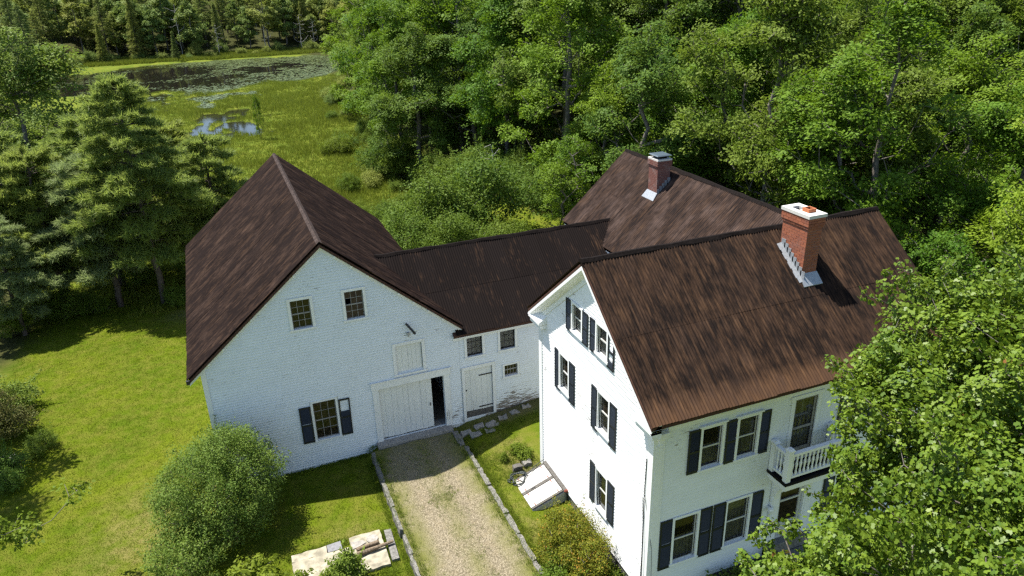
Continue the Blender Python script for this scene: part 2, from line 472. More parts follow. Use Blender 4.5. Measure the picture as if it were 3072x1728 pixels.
def axis(lo, hi, a, b, fine, grow):
    v = list(np.arange(a, b + 1e-6, fine)); s = fine
    while v[-1] < hi: s *= grow; v.append(v[-1] + s)
    s = fine
    while v[0] > lo: s *= grow; v.insert(0, v[0] - s)
    return np.array(v)
gx = axis(-900, 900, -24, 34, .45, 1.045); gyv = axis(-400, 1400, -24, 26, .45, 1.012)
gyv = np.concatenate([gyv[gyv < 300], axis(300, 1500, 300, 301, 3, 1.12)])
GX, GY = np.meshgrid(gx, gyv); GZ = ground_z(GX, GY)
nx, ny = len(gx), len(gyv)
idx = np.arange(nx * ny).reshape(ny, nx)
quads = np.stack([idx[:-1, :-1], idx[:-1, 1:], idx[1:, 1:], idx[1:, :-1]], -1).reshape(-1, 4)

def ground_material():
    m, nt, N, L, p = new_mat('lawn_marsh_and_woodland_ground')
    pos = position(nt)
    n1 = noise(nt, pos, .35, 4); n2 = noise(nt, pos, 1.7, 5, .6); n3 = noise(nt, pos, 22., 4, .7); n4 = noise(nt, vmul(nt, pos, (1, .45, 1)), 60., 3, .7)
    lawn = mixc(nt, ramp(nt, n1, [(.36, 0.), (.64, 1.)]), (.084, .132, .006), (.140, .175, .009))
    lawn = mixc(nt, ramp(nt, n2, [(.42, 0.), (.72, .75)]), lawn, (.175, .165, .024))
    lawn = mixc(nt, ramp(nt, n3, [(.35, .55), (.62, 0.)]), lawn, (.050, .085, .005))
    lawn = mixc(nt, ramp(nt, n4, [(.55, 0.), (.72, .45)]), lawn, (.19, .215, .022))
    dry = mixc(nt, ramp(nt, n3, [(.35, 0.), (.65, 1.)]), (.17, .140, .045), (.29, .24, .105))
    lawn = mixc(nt, math_n(nt, 'MULTIPLY', attr(nt, 'dry'), ramp(nt, math_n(nt, 'ADD', math_n(nt, 'MULTIPLY', n2, .7), math_n(nt, 'MULTIPLY', n3, .3)), [(.36, 0.), (.60, 1.)])), lawn, dry)
    marsh = mixc(nt, ramp(nt, n2, [(.35, 0.), (.65, 1.)]), (.095, .138, .014), (.180, .188, .030))
    marsh = mixc(nt, ramp(nt, n1, [(.4, 0.), (.62, .6)]), marsh, (.080, .125, .016))
    c = mixc(nt, attr(nt, 'marsh'), lawn, marsh)
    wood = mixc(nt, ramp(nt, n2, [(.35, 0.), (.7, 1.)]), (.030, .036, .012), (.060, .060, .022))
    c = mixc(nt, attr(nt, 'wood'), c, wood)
    c = mixc(nt, attr(nt, 'soil'), c, mixc(nt, n3, (.10, .075, .05), (.26, .20, .14)))
    L.new(c, p.inputs['Base Color']); p.inputs['Roughness'].default_value = .95; p.inputs['Specular IOR Level'].default_value = .03
    h = math_n(nt, 'ADD', n3, math_n(nt, 'MULTIPLY', n4, .6))
    L.new(bump(nt, h, .9, .06), p.inputs['Normal'])
    return m
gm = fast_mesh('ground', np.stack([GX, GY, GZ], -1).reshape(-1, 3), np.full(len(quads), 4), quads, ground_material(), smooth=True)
fx, fy = GX.ravel(), GY.ravel()
def gattr(n, v):
    a = gm.attributes.new(n, 'FLOAT', 'POINT'); a.data.foreach_set('value', np.ascontiguousarray(v, dtype=np.float32))
jit = (vnoise(fx, fy, 5, 11) - .5)
marsh_v = sstep(30, 44, fy - np.clip(fx - 8, 0, 30) * .4 + jit * 10) * (1 - sstep(210, 216, fy))
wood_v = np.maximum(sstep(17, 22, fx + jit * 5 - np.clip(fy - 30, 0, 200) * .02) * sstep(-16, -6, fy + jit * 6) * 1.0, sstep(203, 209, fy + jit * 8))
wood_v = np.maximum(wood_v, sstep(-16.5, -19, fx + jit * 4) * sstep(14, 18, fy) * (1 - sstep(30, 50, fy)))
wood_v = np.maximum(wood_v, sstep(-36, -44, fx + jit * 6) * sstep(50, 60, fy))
dry_v = np.maximum.reduce([.75 * np.exp(-((fx + 9.6) / 2.2) ** 2 - ((fy + 1.5) / 3.2) ** 2), .10 + 0 * fx,
                           .95 * np.exp(-((fx - 4.4) / 1.0) ** 2 - ((fy + 3.0) / 1.1) ** 2), .7 * np.exp(-((fx - 3.6) / .6) ** 2 - ((fy + 7.0) / 2.2) ** 2), .5 * np.exp(-((fx + 2.6) / 1.3) ** 2 - ((fy + 4.6) / .7) ** 2)])
soil_v = np.maximum.reduce([np.exp(-((fx - 4.6) / .45) ** 2 - ((fy + 4.1) / .45) ** 2), .8 * np.exp(-(np.maximum(0, np.abs(fx - 10.7) - 1.9) / .7) ** 2 - ((fy + 13.2) / .6) ** 2), .75 * np.exp(-((fx - 5.5) / 2.2) ** 2 - ((fy + .35) / .45) ** 2), .5 * np.exp(-((fx + 8.0) / 1.4) ** 2 - ((fy - 19) / 1.2) ** 2)])
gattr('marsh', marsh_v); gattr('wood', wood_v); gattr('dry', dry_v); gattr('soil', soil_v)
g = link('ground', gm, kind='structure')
# pond
m, nt, N, L, p = new_mat('pond_water')
p.inputs['Base Color'].default_value = (.012, .011, .008, 1); p.inputs['Roughness'].default_value = .04
p.inputs['Specular IOR Level'].default_value = .5; p.inputs['IOR'].default_value = 1.33
L.new(bump(nt, noise(nt, position(nt), 1.6, 3), .05, .05), p.inputs['Normal'])
MT['water'] = m
wb = MB(); wb.add([(-120, 58, WATER), (60, 58, WATER), (60, 214, WATER), (-120, 214, WATER)], [(0, 1, 2, 3)])
link('pond_water', wb.mesh('pond_water', 'water'), kind='structure')

# driveway: gravel sheet between two rows of granite kerb stones
def gravel_material():
    m, nt, N, L, p = new_mat('gravel')
    pos = position(nt)
    vo = nt.nodes.new('ShaderNodeTexVoronoi'); vo.inputs['Scale'].default_value = 26.; L.new(pos, vo.inputs['Vector'])
    col = sep(nt, vo.outputs['Color'])[0]
    n1 = noise(nt, pos, .9, 4); n2 = noise(nt, pos, 5., 4); n3 = noise(nt, pos, 34., 3, .7)
    st = mixc(nt, col, (.138, .114, .072), (.370, .316, .220))
    st = mixc(nt, ramp(nt, vo.outputs['Distance'], [(.3, 0.), (.75, .6)]), st, (.085, .07, .042))
    st = mixc(nt, ramp(nt, n2, [(.5, 0.), (.7, .3)]), st, (.27, .215, .125))
    xs = sep(nt, pos)[0]; ys = sep(nt, pos)[1]
    # grass creeping in from both sides, along the middle and towards the barn
    e = math_n(nt, 'ABSOLUTE', math_n(nt, 'SUBTRACT', xs, .95))
    edge = ramp(nt, math_n(nt, 'MULTIPLY', e, .55), [(.45, 0.), (.95, 1.25)])
    mid = ramp(nt, math_n(nt, 'ABSOLUTE', math_n(nt, 'SUBTRACT', xs, 1.0)), [(0., .62), (.55, 0.)])
    top = ramp(nt, math_n(nt, 'MULTIPLY', math_n(nt, 'ADD', ys, 3.6), .4, clamp=True), [(0., 0.), (1., .38)])
    g = math_n(nt, 'ADD', math_n(nt, 'MAXIMUM', edge, mid), top)
    g = math_n(nt, 'MULTIPLY', g, ramp(nt, math_n(nt, 'ADD', math_n(nt, 'MULTIPLY', n1, .55), math_n(nt, 'MULTIPLY', n3, .45)), [(.36, 0.), (.56, 1.)]))
    gr = mixc(nt, n3, (.075, .095, .014), (.20, .185, .06))
    L.new(mixc(nt, g, st, gr), p.inputs['Base Color'])
    p.inputs['Roughness'].default_value = .9; p.inputs['Specular IOR Level'].default_value = .2
    L.new(bump(nt, math_n(nt, 'SUBTRACT', n3, vo.outputs['Distance']), .8, .03), p.inputs['Normal'])
    return m
ys = np.arange(-26, -.30, .3); xs = np.linspace(-.92, 2.76, 16)
A, B = np.meshgrid(xs, ys)
dz = -.105 + .04 * np.exp(-((A - .95) / .5) ** 2) - .02 * np.exp(-((np.abs(A - .95) - .85) / .35) ** 2) + (vnoise(A, B, .7, 9) - .5) * .03
I = np.arange(A.size).reshape(A.shape)
q = np.stack([I[:-1, :-1], I[:-1, 1:], I[1:, 1:], I[1:, :-1]], -1).reshape(-1, 4)
driveway = link('gravel_driveway', fast_mesh('gravel_driveway', np.stack([A, B, dz], -1).reshape(-1, 3), np.full(len(q), 4), q, gravel_material(), smooth=True), kind='structure')
def stone(name, x0, x1, y0, y1, z0, z1, mat, parent=None, rough=.03, seed=0, lab=None, **k):
    """rough hewn block: subdivided box with broken faces"""
    r = np.random.RandomState(seed + 5)
    nx_, ny_, nz_ = max(1, int((x1 - x0) / .16)), max(1, int((y1 - y0) / .16)), max(1, int((z1 - z0) / .16))
    b = MB(); pts = {}
    def vid(i, j, kz):
        if (i, j, kz) not in pts:
            pts[(i, j, kz)] = len(b.V)
            q_ = np.array([x0 + (x1 - x0) * i / nx_, y0 + (y1 - y0) * j / ny_, z0 + (z1 - z0) * kz / nz_])
            b.V.append(tuple(q_ + (r.rand(3) - .5) * 2 * rough))
        return pts[(i, j, kz)]
    for i in range(nx_):
        for j in range(ny_):
            b.F.append((vid(i, j, nz_), vid(i + 1, j, nz_), vid(i + 1, j + 1, nz_), vid(i, j + 1, nz_)))
            b.F.append((vid(i, j, 0), vid(i, j + 1, 0), vid(i + 1, j + 1, 0), vid(i + 1, j, 0)))
    for kz in range(nz_):
        for i in range(nx_):
            b.F.append((vid(i, 0, kz), vid(i + 1, 0, kz), vid(i + 1, 0, kz + 1), vid(i, 0, kz + 1)))
            b.F.append((vid(i, ny_, kz + 1), vid(i + 1, ny_, kz + 1), vid(i + 1, ny_, kz), vid(i, ny_, kz)))
        for j in range(ny_):
            b.F.append((vid(0, j, kz + 1), vid(0, j + 1, kz + 1), vid(0, j + 1, kz), vid(0, j, kz)))
            b.F.append((vid(nx_, j, kz), vid(nx_, j + 1, kz), vid(nx_, j + 1, kz + 1), vid(nx_, j, kz + 1)))
    return b.build(name, mat, parent, **k)
yl = [-.62, -1.6, -2.75, -4.35, -5.72]
for i, (a, b_) in enumerate(zip(yl[:-1], yl[1:])):
    stone('kerb_stone', -.99 - .02 * i, -.85 - .02 * i, b_ + .03, a - .02, -.6, -.06, 'granite', driveway, .022, i)
for i, (a, b_) in enumerate([(-5.95, -7.0), (-7.05, -8.4), (-8.5, -10.2)]):
    stone('kerb_stone', -1.02 - .03 * i, -.90 - .03 * i, b_, a, -.6, -.07, 'granite', driveway, .02, i + 7)
yr = [-1.7, -3.4, -4.6, -6.42, -7.6, -9.0, -10.6]
for i, (a, b_) in enumerate(zip(yr[:-1], yr[1:])):
    stone('kerb_stone', 2.73, 2.91, b_ + .03, a - .03, -1.2, -.06, 'granite', driveway, .03, i + 20)
stone('kerb_stone', 2.62, 2.86, -1.65, -.55, -.6, -.06, 'granite', driveway, .04, 31)
# ------------------------------------------------------------------ building helpers
FB = ((0, 0, 0), (1, 0, 0), (0, -1, 0))            # barn / link front: u = x
FH = ((0, HF, 0), (1, 0, 0), (0, -1, 0))           # house front: u = x
FG = ((HW, 0, 0), (0, -1, 0), (-1, 0, 0))          # house gable: u = -y
def backing(fr, u0, u1, zb, top, holes, peaks=(), t0=-.1, t1=-.002):
    us = sorted({u0, u1, *peaks, *[h[0] for h in holes], *[h[1] for h in holes]})
    us = [u for u in us if u0 - 1e-6 <= u <= u1 + 1e-6]
    b = MB(fr)
    for a, c in zip(us[:-1], us[1:]):
        if c - a < 1e-4: continue
        m = (a + c) / 2
        hs = sorted([(h[2], h[3]) for h in holes if h[0] < m < h[1]])
        z = zb
        for h0, h1 in hs:
            if h0 > z: b.prism([(a, z), (c, z), (c, h0), (a, h0)], t0, t1)
            z = max(z, h1)
        b.prism([(a, z), (c, z), (c, top(c)), (a, top(a))], t0, t1)
    return b
def clapboards(parent, fr, zb, zt, e, lo, hi, holes, mat, joints=0, seed=1, lap=.048):
    r = random.Random(seed)
    z = zb
    while z < zt:
        z1 = z + e
        iv = [(lo(z), hi(z), lo(z1), hi(z1))]
        zm = (z + z1) / 2
        for h in holes:
            if h[2] < zm < h[3]:
                nv = []
                for a, b_, c, d in iv:
                    if h[1] <= a or h[0] >= b_: nv.append((a, b_, c, d)); continue
                    if h[0] > a: nv.append((a, h[0], c, h[0]))
                    if h[1] < b_: nv.append((h[1], b_, h[1], d))
                iv = nv
        out = []
        for a, b_, c, d in iv:
            if joints and b_ - a > 3.2 and r.random() < joints:
                k = a + (b_ - a) * r.uniform(.3, .7)
                out += [(a, k - .003, c, k - .003), (k + .003, b_, k + .003, d)]
            else: out.append((a, b_, c, d))
        for a, b_, c, d in out:
            if b_ - a < .06: continue
            if d - c < .02: c = d = (a + b_) / 2; c -= .01; d += .01
            w = r.uniform(-.002, .002)
            n0, n1 = lap + w, .008
            q = MB(fr)
            q.hexa([(a, -.002, z - .012), (b_, -.002, z - .012), (b_, n0, z - .012), (a, n0, z - .012),
                    (c, -.002, z1), (d, -.002, z1), (d, n1, z1), (c, n1, z1)])
            q.build('clapboard', mat, parent)
        z = z1
SHEETS = {}
def sheet_mesh(w, l, mat, pitch=.105, amp=.017):
    l = round(l * 40) / 40; key = (round(w, 3), round(l, 3), mat)
    if key in SHEETS: return SHEETS[key]
    nper = w / pitch; n = int(nper * 6) + 1
    u = np.linspace(0, w, n); v = np.array([0, l])
    A, B = np.meshgrid(u, v); Z = np.cos(A / pitch * 2 * math.pi) * amp
    I = np.arange(A.size).reshape(A.shape)
    q = np.stack([I[:-1, :-1], I[1:, :-1], I[1:, 1:], I[:-1, 1:]], -1).reshape(-1, 4)
    SHEETS[key] = fast_mesh('metal_sheet', np.stack([A, B, Z], -1).reshape(-1, 3), np.full(len(q), 4), q, MT[mat], smooth=True)
    return SHEETS[key]
def roof_plane(parent, P0, eu, lu, ev, lv, rows, mat, w=.84, seed=0, cut=None, pitch=.105):
    """corrugated sheets on a plane: P0 = ridge start, eu along the ridge, ev down the slope"""
    r = random.Random(seed)
    eu = Vector(eu).normalized(); ev = Vector(ev).normalized(); en = eu.cross(ev).normalized()
    if en.z < 0: en = -en
    n = max(1, round(lu / w)); w = lu / n; k = round(w / pitch); pit = w / k
    rl = lv / rows
    for i in range(n):
        for j in range(rows):
            v0 = j * rl - ((.12 + r.uniform(-.05, .05)) if j else 0); v1 = (j + 1) * rl + (r.uniform(-.012, .012) if j == rows - 1 else 0)
            if cut is not None:
                lim = cut((i + .5) * w)
                if lim is not None:
                    v1 = min(v1, lim)
                    if v1 - v0 < .1: continue
            Mx = Matrix.Identity(4)
            off = P0 + eu * (i * w) + ev * v0 + en * (.045 + (rows - j) * .006 + (i % 2) * .005 + r.uniform(-.002, .005))
            tilt = r.uniform(-.0012, .0012)
            e1 = (eu + ev * tilt).normalized(); e2 = (ev - eu * tilt).normalized()
            for a in range(3):
                Mx[a][0] = e1[a]; Mx[a][1] = e2[a]; Mx[a][2] = en[a]; Mx[a][3] = off[a]
            L_ = v1 - v0
            L_ = round(L_, 2) if cut is None or cut((i + .5) * w) is None else round(L_, 2)
            o = link('metal_sheet', sheet_mesh(w + .035, L_, mat, pit), parent, loc=(0, 0, 0))
            o.matrix_local = Mx
def pane_mesh(w, h, mat):
    key = ('pane', round(w, 3), round(h, 3), mat)
    if key not in SHEETS:
        b = MB(); b.box(-w / 2, w / 2, -.003, .003, -h / 2, h / 2); SHEETS[key] = b.mesh('pane', mat)
    return SHEETS[key]
def window(parent, fr, u0, u1, z0, z1, cols, rows, trim=.11, glass='glass_barn', sashmat='sash_dark', trimmat='trim', missing=(), seed=0, curtain=None, head=False, label=None):
    """casing with sill (the part), sash bars and single panes as its pieces"""
    r = random.Random(seed)
    b = MB(fr)
    t = trim
    b.box(u0 - t, u0, -.08, .066, z0 - .0, z1 + t); b.box(u1, u1 + t, -.08, .066, z0 - .0, z1 + t)
    b.box(u0, u1, -.08, .064, z1, z1 + t)
    if head: b.box(u0 - t - .06, u1 + t + .06, -.0, .10, z1 + t + .002, z1 + t + .05)
    w = b.build('window', trimmat, parent)
    if label: w['label'] = label
    MB(fr).box(u0 - t - .03, u1 + t + .03, -.08, .085, z0 - .075, z0 - .002).build('sill', 'trim_h' if trimmat != 'trim_clean' else trimmat, w)
    s = MB(fr); k = .032; n0, n1 = -.075, -.035
    s.box(u0, u0 + k, n0, n1, z0, z1); s.box(u1 - k, u1, n0, n1, z0, z1)
    s.box(u0 + k, u1 - k, n0, n1, z0, z0 + k * 1.4); s.box(u0 + k, u1 - k, n0, n1, z1 - k, z1)
    zm = (z0 + z1) / 2
    gu = (u1 - u0 - 2 * k); gz_ = (z1 - z0 - 2.4 * k)
    bu = .018
    for i in range(1, cols): 
        x = u0 + k + gu * i / cols; s.box(x - bu / 2, x + bu / 2, n0 + .004, n1 - .004, z0 + k, z1 - k)
    for j in range(1, rows):
        z = z0 + 1.4 * k + gz_ * j / rows; hb = bu if j * 2 != rows else .05
        s.box(u0 + k, u1 - k, n0 + .002, n1 - (.006 if j * 2 != rows else -.003), z - hb / 2, z + hb / 2)
    s.build('sash', sashmat, w)
    O, U, N = fr
    pw, ph = gu / cols, gz_ / rows
    for i in range(cols):
        for j in range(rows):
            if (i, j) in missing: continue
            c = s.pt(u0 + k + gu * (i + .5) / cols, -.056, z0 + 1.4 * k + gz_ * (j + .5) / rows)
            g_ = glass if not isinstance(glass, (list, tuple)) else glass[j % len(glass)]
            o = link('pane', pane_mesh(pw - .004, ph - .004, g_), w, loc=c)
            o.rotation_euler = (r.uniform(-.012, .012), 0, math.atan2(U[1], U[0]) + r.uniform(-.012, .012))
    if curtain:
        cb = MB(fr); n = 14
        lo_, hi_ = curtain
        zz0 = z0 + (z1 - z0) * lo_; zz1 = z0 + (z1 - z0) * hi_
        us = [u0 + (u1 - u0) * i / n for i in range(n + 1)]
        vs = []
        for i, u in enumerate(us): vs += [(u, -.16 - .03 * (i % 2), zz0), (u, -.16 - .03 * (i % 2), zz1)]
        cb.add(vs, [(2 * i, 2 * i + 2, 2 * i + 3, 2 * i + 1) for i in range(n)])
        cb.build('curtain', 'curtain', w)
    return w
def shutter_mesh(w, h, broken=0.):
    key = ('sh', round(w, 2), round(h, 2), broken)
    if key in SHEETS: return SHEETS[key]
    b = MB(); t = .05
    b.box(0, t, 0, .035, 0, h); b.box(w - t, w, 0, .035, 0, h)
    for a, c in ((0, .09), (h * .47, h * .47 + .075), (h - .07, h)): b.box(t, w - t, .001, .034, a, c)
    n = int(h / .055)
    for i in range(n):
        z = .09 + (h - .16) * (i + .5) / n
        if abs(z - h * .5) < .06: continue
        if broken and z > h * (1 - broken): continue
        b.hexa([(t, .030, z - .02), (w - t, .030, z - .02), (w - t, .034, z - .02), (t, .034, z - .02), (t, .002, z + .016), (w - t, .002, z + .016), (w - t, .006, z + .016), (t, .006, z + .016)])
    SHEETS[key] = b.mesh('shutter', 'shutter')
    return SHEETS[key]
def shutter(parent, fr, u, z, w, h, broken=0., tilt=0., label=None, lean=0.):
    O, U, N = fr
    o = link('shutter', shutter_mesh(w, h, broken), parent, loc=(0, 0, 0))
    Mx = Matrix.Identity(4)
    u3, n3 = Vector(U), Vector(N)
    e1 = (u3 + n3 * lean).normalized(); e2 = (n3 - u3 * lean).normalized(); e3 = Vector((0, 0, 1))
    e1t = (e1 * math.cos(tilt) + e3 * math.sin(tilt)); e3t = (-e1 * math.sin(tilt) + e3 * math.cos(tilt))
    p_ = Vector(MB(fr).pt(u, .052 if fr is FB else .03, z)) - parent.location
    for a in range(3):
        Mx[a][0] = e1t[a]; Mx[a][1] = e2[a]; Mx[a][2] = e3t[a]; Mx[a][3] = p_[a]
    o.matrix_local = Mx
    if label: o['label'] = label
    return o
def planks(parent, fr, u0, u1, z0, z1, n, n0, n1, mat='plank', seed=0, gap=.006):
    r = random.Random(seed); us = [0]
    for i in range(n): us.append(us[-1] + r.uniform(.8, 1.2))
    us = [u0 + (u1 - u0) * a / us[-1] for a in us]
    for a, c in zip(us[:-1], us[1:]):
        d = r.uniform(-.006, .006)
        MB(fr).box(a + gap / 2, c - gap / 2, n0, n1 + d, z0 + r.uniform(-.02, .02), z1).build('plank', mat, parent)

# ------------------------------------------------------------------ barn
barn = thing('barn', 'big weathered white clapboard barn with rusty roof and half open sliding door', 'barn', (-1.9, 0, -.4))
b_roof = lambda u: BZR - BSL * abs(u - BXR) - .13
W1, W2 = (-3.265, -2.527, 5.936, 7.128), (-1.211, -.486, 5.936, 7.128)
W3 = (-3.0, -2.09, .80, 2.56); LD = (.57, 1.69, 3.095, 4.36); DD = (-.29, 2.52, 0, 2.55)
bh = [W1, W2, W3, LD, DD]
bw = backing(FB, BX0, BX1, -.75, b_roof, bh, (BXR,)).build('wall', 'barn_x', barn, label='front wall of lapped boards with flaking paint')
ext = lambda h, t: (h[0] - t, h[1] + t, h[2] - .07, h[3] + t)
ch = [ext(W1, .11), ext(W2, .11), ext(W3, .11), ext(LD, .13), (-.56, 2.80, -1, 2.87), (BX0 - 1, BX0 + .17, -2, 10), (2.5, 4, -1, -.08)]
clapboards(bw, FB, -.50, 9.0, .113, lambda z: max(BX0, BXR - (BZR - .16 - z) / BSL), lambda z: min(BX1, BXR + (BZR - .16 - z) / BSL), ch, 'barn_x', .55)
b = MB(); 
b.box(BX0, BX0 + .1, .1, 15.6, -.75, 4.95); b.build('side_wall', 'barn_x', barn)
MB().box(BX1 - .1, BX1 - .002, .1, 15.6, -.75, 4.75).build('side_wall', 'barn_x', barn)
backing(((0, 15.7, 0), (1, 0, 0), (0, 1, 0)), BX0, BX1, -3.0, b_roof, [], (BXR,)).build('rear_wall', 'barn_x', barn)
MB().box(BX0 + .1, BX1 - .1, .1, 15.6, -.12, -.02).build('floor', 'inner', barn)
MB().box(BX0 + .12, BX1 - .12, .15, 15.5, 2.95, 3.05).build('loft_floor', 'inner', barn)
MB(FB).box(BX0 - .01, BX0 + .17, -.05, .060, -.6, 4.95).build('corner_board', 'trim', barn)
# rakes, roof
rf = MB()
for s_, xe in ((-1, BEL), (1, BER)):
    ze = BZR - BSL * abs(xe - BXR)
    q = [(BXR, BZR - .02), (xe, ze - .02), (xe, ze - .14), (BXR, BZR - .14)]
    rf.add([(x, BY0 + .02, z) for x, z in q] + [(x, BY1 - .02, z) for x, z in q], [(0, 1, 2, 3), (7, 6, 5, 4), (0, 4, 5, 1), (1, 5, 6, 2), (2, 6, 7, 3)])
rfo = rf.build('roof', 'deck', barn, label='rusty corrugated roof with thin eaves')
dn = lambda sx: Vector((sx, 0, -BSL)).normalized()
lv = math.hypot(BXR - BEL, BZR - BZE)
roof_plane(rfo, V3(BXR, BY0, BZR), (0, 1, 0), BY1 - BY0, dn(-1), lv + .03, 3, 'roof_barn', seed=1)
roof_plane(rfo, V3(BXR, BY0, BZR), (0, 1, 0), BY1 - BY0, dn(1), math.hypot(BER - BXR, (BER - BXR) * BSL), 3, 'roof_barn', seed=2)
rc = MB(); ny_ = 12
for i in range(ny_):
    a = BY0 - .01 + (BY1 - BY0 + .02) * i / ny_; c = BY0 - .01 + (BY1 - BY0 + .02) * (i + 1) / ny_ + .04
    h_ = BZR + .115 + .004 * (i % 2)
    for s_ in (-1, 1):
        rc.hexa([(BXR, a, h_ - .02), (BXR + s_ * .11, a, h_ - .02 - .11 * BSL), (BXR + s_ * .11, c, h_ - .02 - .11 * BSL), (BXR, c, h_ - .02),
                 (BXR, a, h_), (BXR + s_ * .11, a, h_ - .11 * BSL), (BXR + s_ * .11, c, h_ - .11 * BSL), (BXR, c, h_)])
rc.build('ridge_cap', 'ridge_barn', rfo)
MB().tube((BEL - .02, BY0 - .02, BZE - .12), (BEL - .02, BY0 - .02, BZE + .04), .07, .07, 8).build('rafter_end', 'iron', rfo)
for s_ in (-1, 1):      # thin rake boards under the roof edge on the gable
    p_ = MB(FB); xe = (BEL if s_ < 0 else BER)
    for u0_, u1_ in ((BXR, xe + .0 * s_),):
        zr_, ze_ = b_roof(u0_), b_roof(u1_)
        p_.prism([(u0_, zr_), (u1_, ze_), (u1_, ze_ - .17), (u0_, zr_ - .17)], .026, .066)
    p_.build('rake_board', 'trim_h', rfo)
for k_ in range(9):     # stubs of the roof purlins showing under the verge
    for s_ in (-1, 1):
        x = BXR + s_ * (.5 + k_ * .58)
        if BX0 < x < BX1 - .2: MB(FB).box(x - .04, x + .04, .067, .17, b_roof(x) - .10, b_roof(x) - .01).build('purlin_end', 'trim', rfo)
window(barn, FB, *W1, 3, 4, seed=3); window(barn, FB, *W2, 3, 4, missing=[(0, 2)], seed=4, label='window with one pane missing')
window(barn, FB, *W3, 3, 4, trim=.09, seed=5)
shutter(barn, FB, -3.56, .77, .45, 1.70, lean=.03)
shutter(barn, FB, -1.99, .77, .45, 1.72, broken=.34, tilt=-.012, label='shutter with its upper slats missing')
# loft door
lf = MB(FB); t = .13
lf.box(LD[0] - t, LD[0], -.06, .066, LD[2] - .05, LD[3] + t); lf.box(LD[1], LD[1] + t, -.06, .066, LD[2] - .05, LD[3] + t); lf.box(LD[0], LD[1], -.06, .064, LD[3], LD[3] + t)
lf.box(LD[0] - t - .03, LD[1] + t + .03, -.06, .09, LD[2] - .13, LD[2] - .052)
ld = lf.build('loft_door', 'trim', barn)
planks(ld, FB, LD[0] + .01, LD[1] - .01, LD[2] - .03, LD[3] - .01, 5, -.06, -.025, seed=2)
# sliding door with frame
df = MB(FB)
df.box(-.56, -.30, -.02, .070, -.30, 2.55); df.box(2.53, 2.79, -.02, .070, -.12, 2.55); df.box(-.60, 2.84, -.02, .088, 2.551, 2.86); df.box(-.64, 2.88, -.02, .12, 2.862, 2.90)
df.build('door_frame', 'trim', barn)
sd = MB(FB).box(-.28, 1.99, -.14, -.10, .10, 2.62).build('sliding_door', 'plank', barn)
planks(sd, FB, -.29, 2.0, .07, 2.62, 9, -.099, -.06, seed=8)
MB(FB).box(1.88, 1.91, -.058, -.02, 1.15, 1.30).build('handle', 'iron', sd)
MB(FB).box(-.62, 2.72, -.6, .42, -.30, -.012).build('door_slab', 'concrete_dark', barn)
# lamp on the wall above the loft door
lm = MB(); lm.tube((1.16, -.03, 4.86), (1.16, -.16, 4.86), .06, .06, 8); lm.tube((1.16, -.12, 4.86), (1.16, -.10, 4.72), .03, .03, 6)
lo_ = lm.build('wall_lamp', 'lead', barn)
MB().tube((1.10, -.10, 5.33), (1.37, -.34, 4.95), .045, .05, 8).tube((1.36, -.33, 4.97), (1.40, -.37, 4.90), .07, .03, 8).build('lamp_arm', 'iron', lo_)

# ------------------------------------------------------------------ low link between barn and house
shed = thing('connecting_shed', 'low white clapboard link between barn and house with small windows', 'shed', (7, 0, 0))
C1, C2, C3 = (3.652, 4.355, 3.163, 4.134), (5.182, 5.878, 3.163, 4.134), (5.342, 5.962, 1.794, 2.342)
SD = (3.476, 4.762, .08, 2.535)
sw = backing(FB, BX1 + .004, 11.7, -.4, lambda u: 4.34, [C1, C2, C3, SD]).build('wall', 'barn_x', shed)
chs = [ext(C1, .11), ext(C2, .11), ext(C3, .09), (SD[0] - .12, SD[1] + .12, -1, SD[3] + .12), (4.6, 12, -1, .16), (5.6, 12, -1, .26), (3.0, 4, -1, -.05)]
clapboards(sw, FB, -.048, 4.2, .113, lambda z: BX1 + .006, lambda z: 11.65, chs, 'barn_x', .3, 5)
MB().box(3.4, 11.7, 6.5, 6.6, -.4, 4.4).box(3.31, 3.40, .1, 6.5, -.4, 4.2).build('rear_wall', 'barn_x', shed)
MB().box(3.42, 11.7, .14, 6.45, -.1, 0).box(3.42, 11.7, .14, 6.45, 2.65, 2.75).build('floor', 'inner', shed)
MB(FB).box(4.9, 11.7, -.05, .012, -.5, .19).build('sill_beam', 'greywood', shed)
MB(FB).box(3.06, 11.7, -.02, .19, 4.20, 4.30).box(3.06, 11.7, .0, .060, 4.06, 4.198).build('eave_board', 'trim_h', shed)
window(shed, FB, *C1, 3, 3, glass='glass_house', sashmat='iron', seed=11, curtain=(0, 1)); window(shed, FB, *C2, 3, 3, glass='glass_house', sashmat='iron', seed=12, curtain=(0, 1)); window(shed, FB, *C3, 4, 2, trim=.09, seed=13)
dfr = MB(FB); dfr.box(SD[0] - .12, SD[0], -.05, .066, -.05, SD[3] + .12); dfr.box(SD[1], SD[1] + .12, -.05, .066, .1, SD[3] + .12); dfr.box(SD[0], SD[1], -.05, .064, SD[3], SD[3] + .12); dfr.box(SD[0] - .16, SD[1] + .16, 0, .08, SD[3] + .122, SD[3] + .16)
sdo = dfr.build('plank_door', 'trim', shed)
planks(sdo, FB, SD[0] + .015, SD[1] - .01, SD[2] + .32, SD[3] - .02, 5, -.05, -.012, seed=4)
planks(sdo, FB, SD[0] + .015, SD[1] - .01, SD[2] - .1, SD[2] + .31, 3, -.05, -.015, mat='greywood', seed=6)
MB(FB).box(4.15, 4.80, -.008, .012, 2.10, 2.15).build('hinge_strap', 'iron', sdo)
MB(FB).box(4.10, 4.78, -.008, .010, .50, .55).build('hinge_strap', 'iron', sdo)
MB(FB).box(3.36, 3.56, .0, .06, 1.5, 1.525).build('latch', 'iron', sdo)
rf = MB()
xl = 3.06
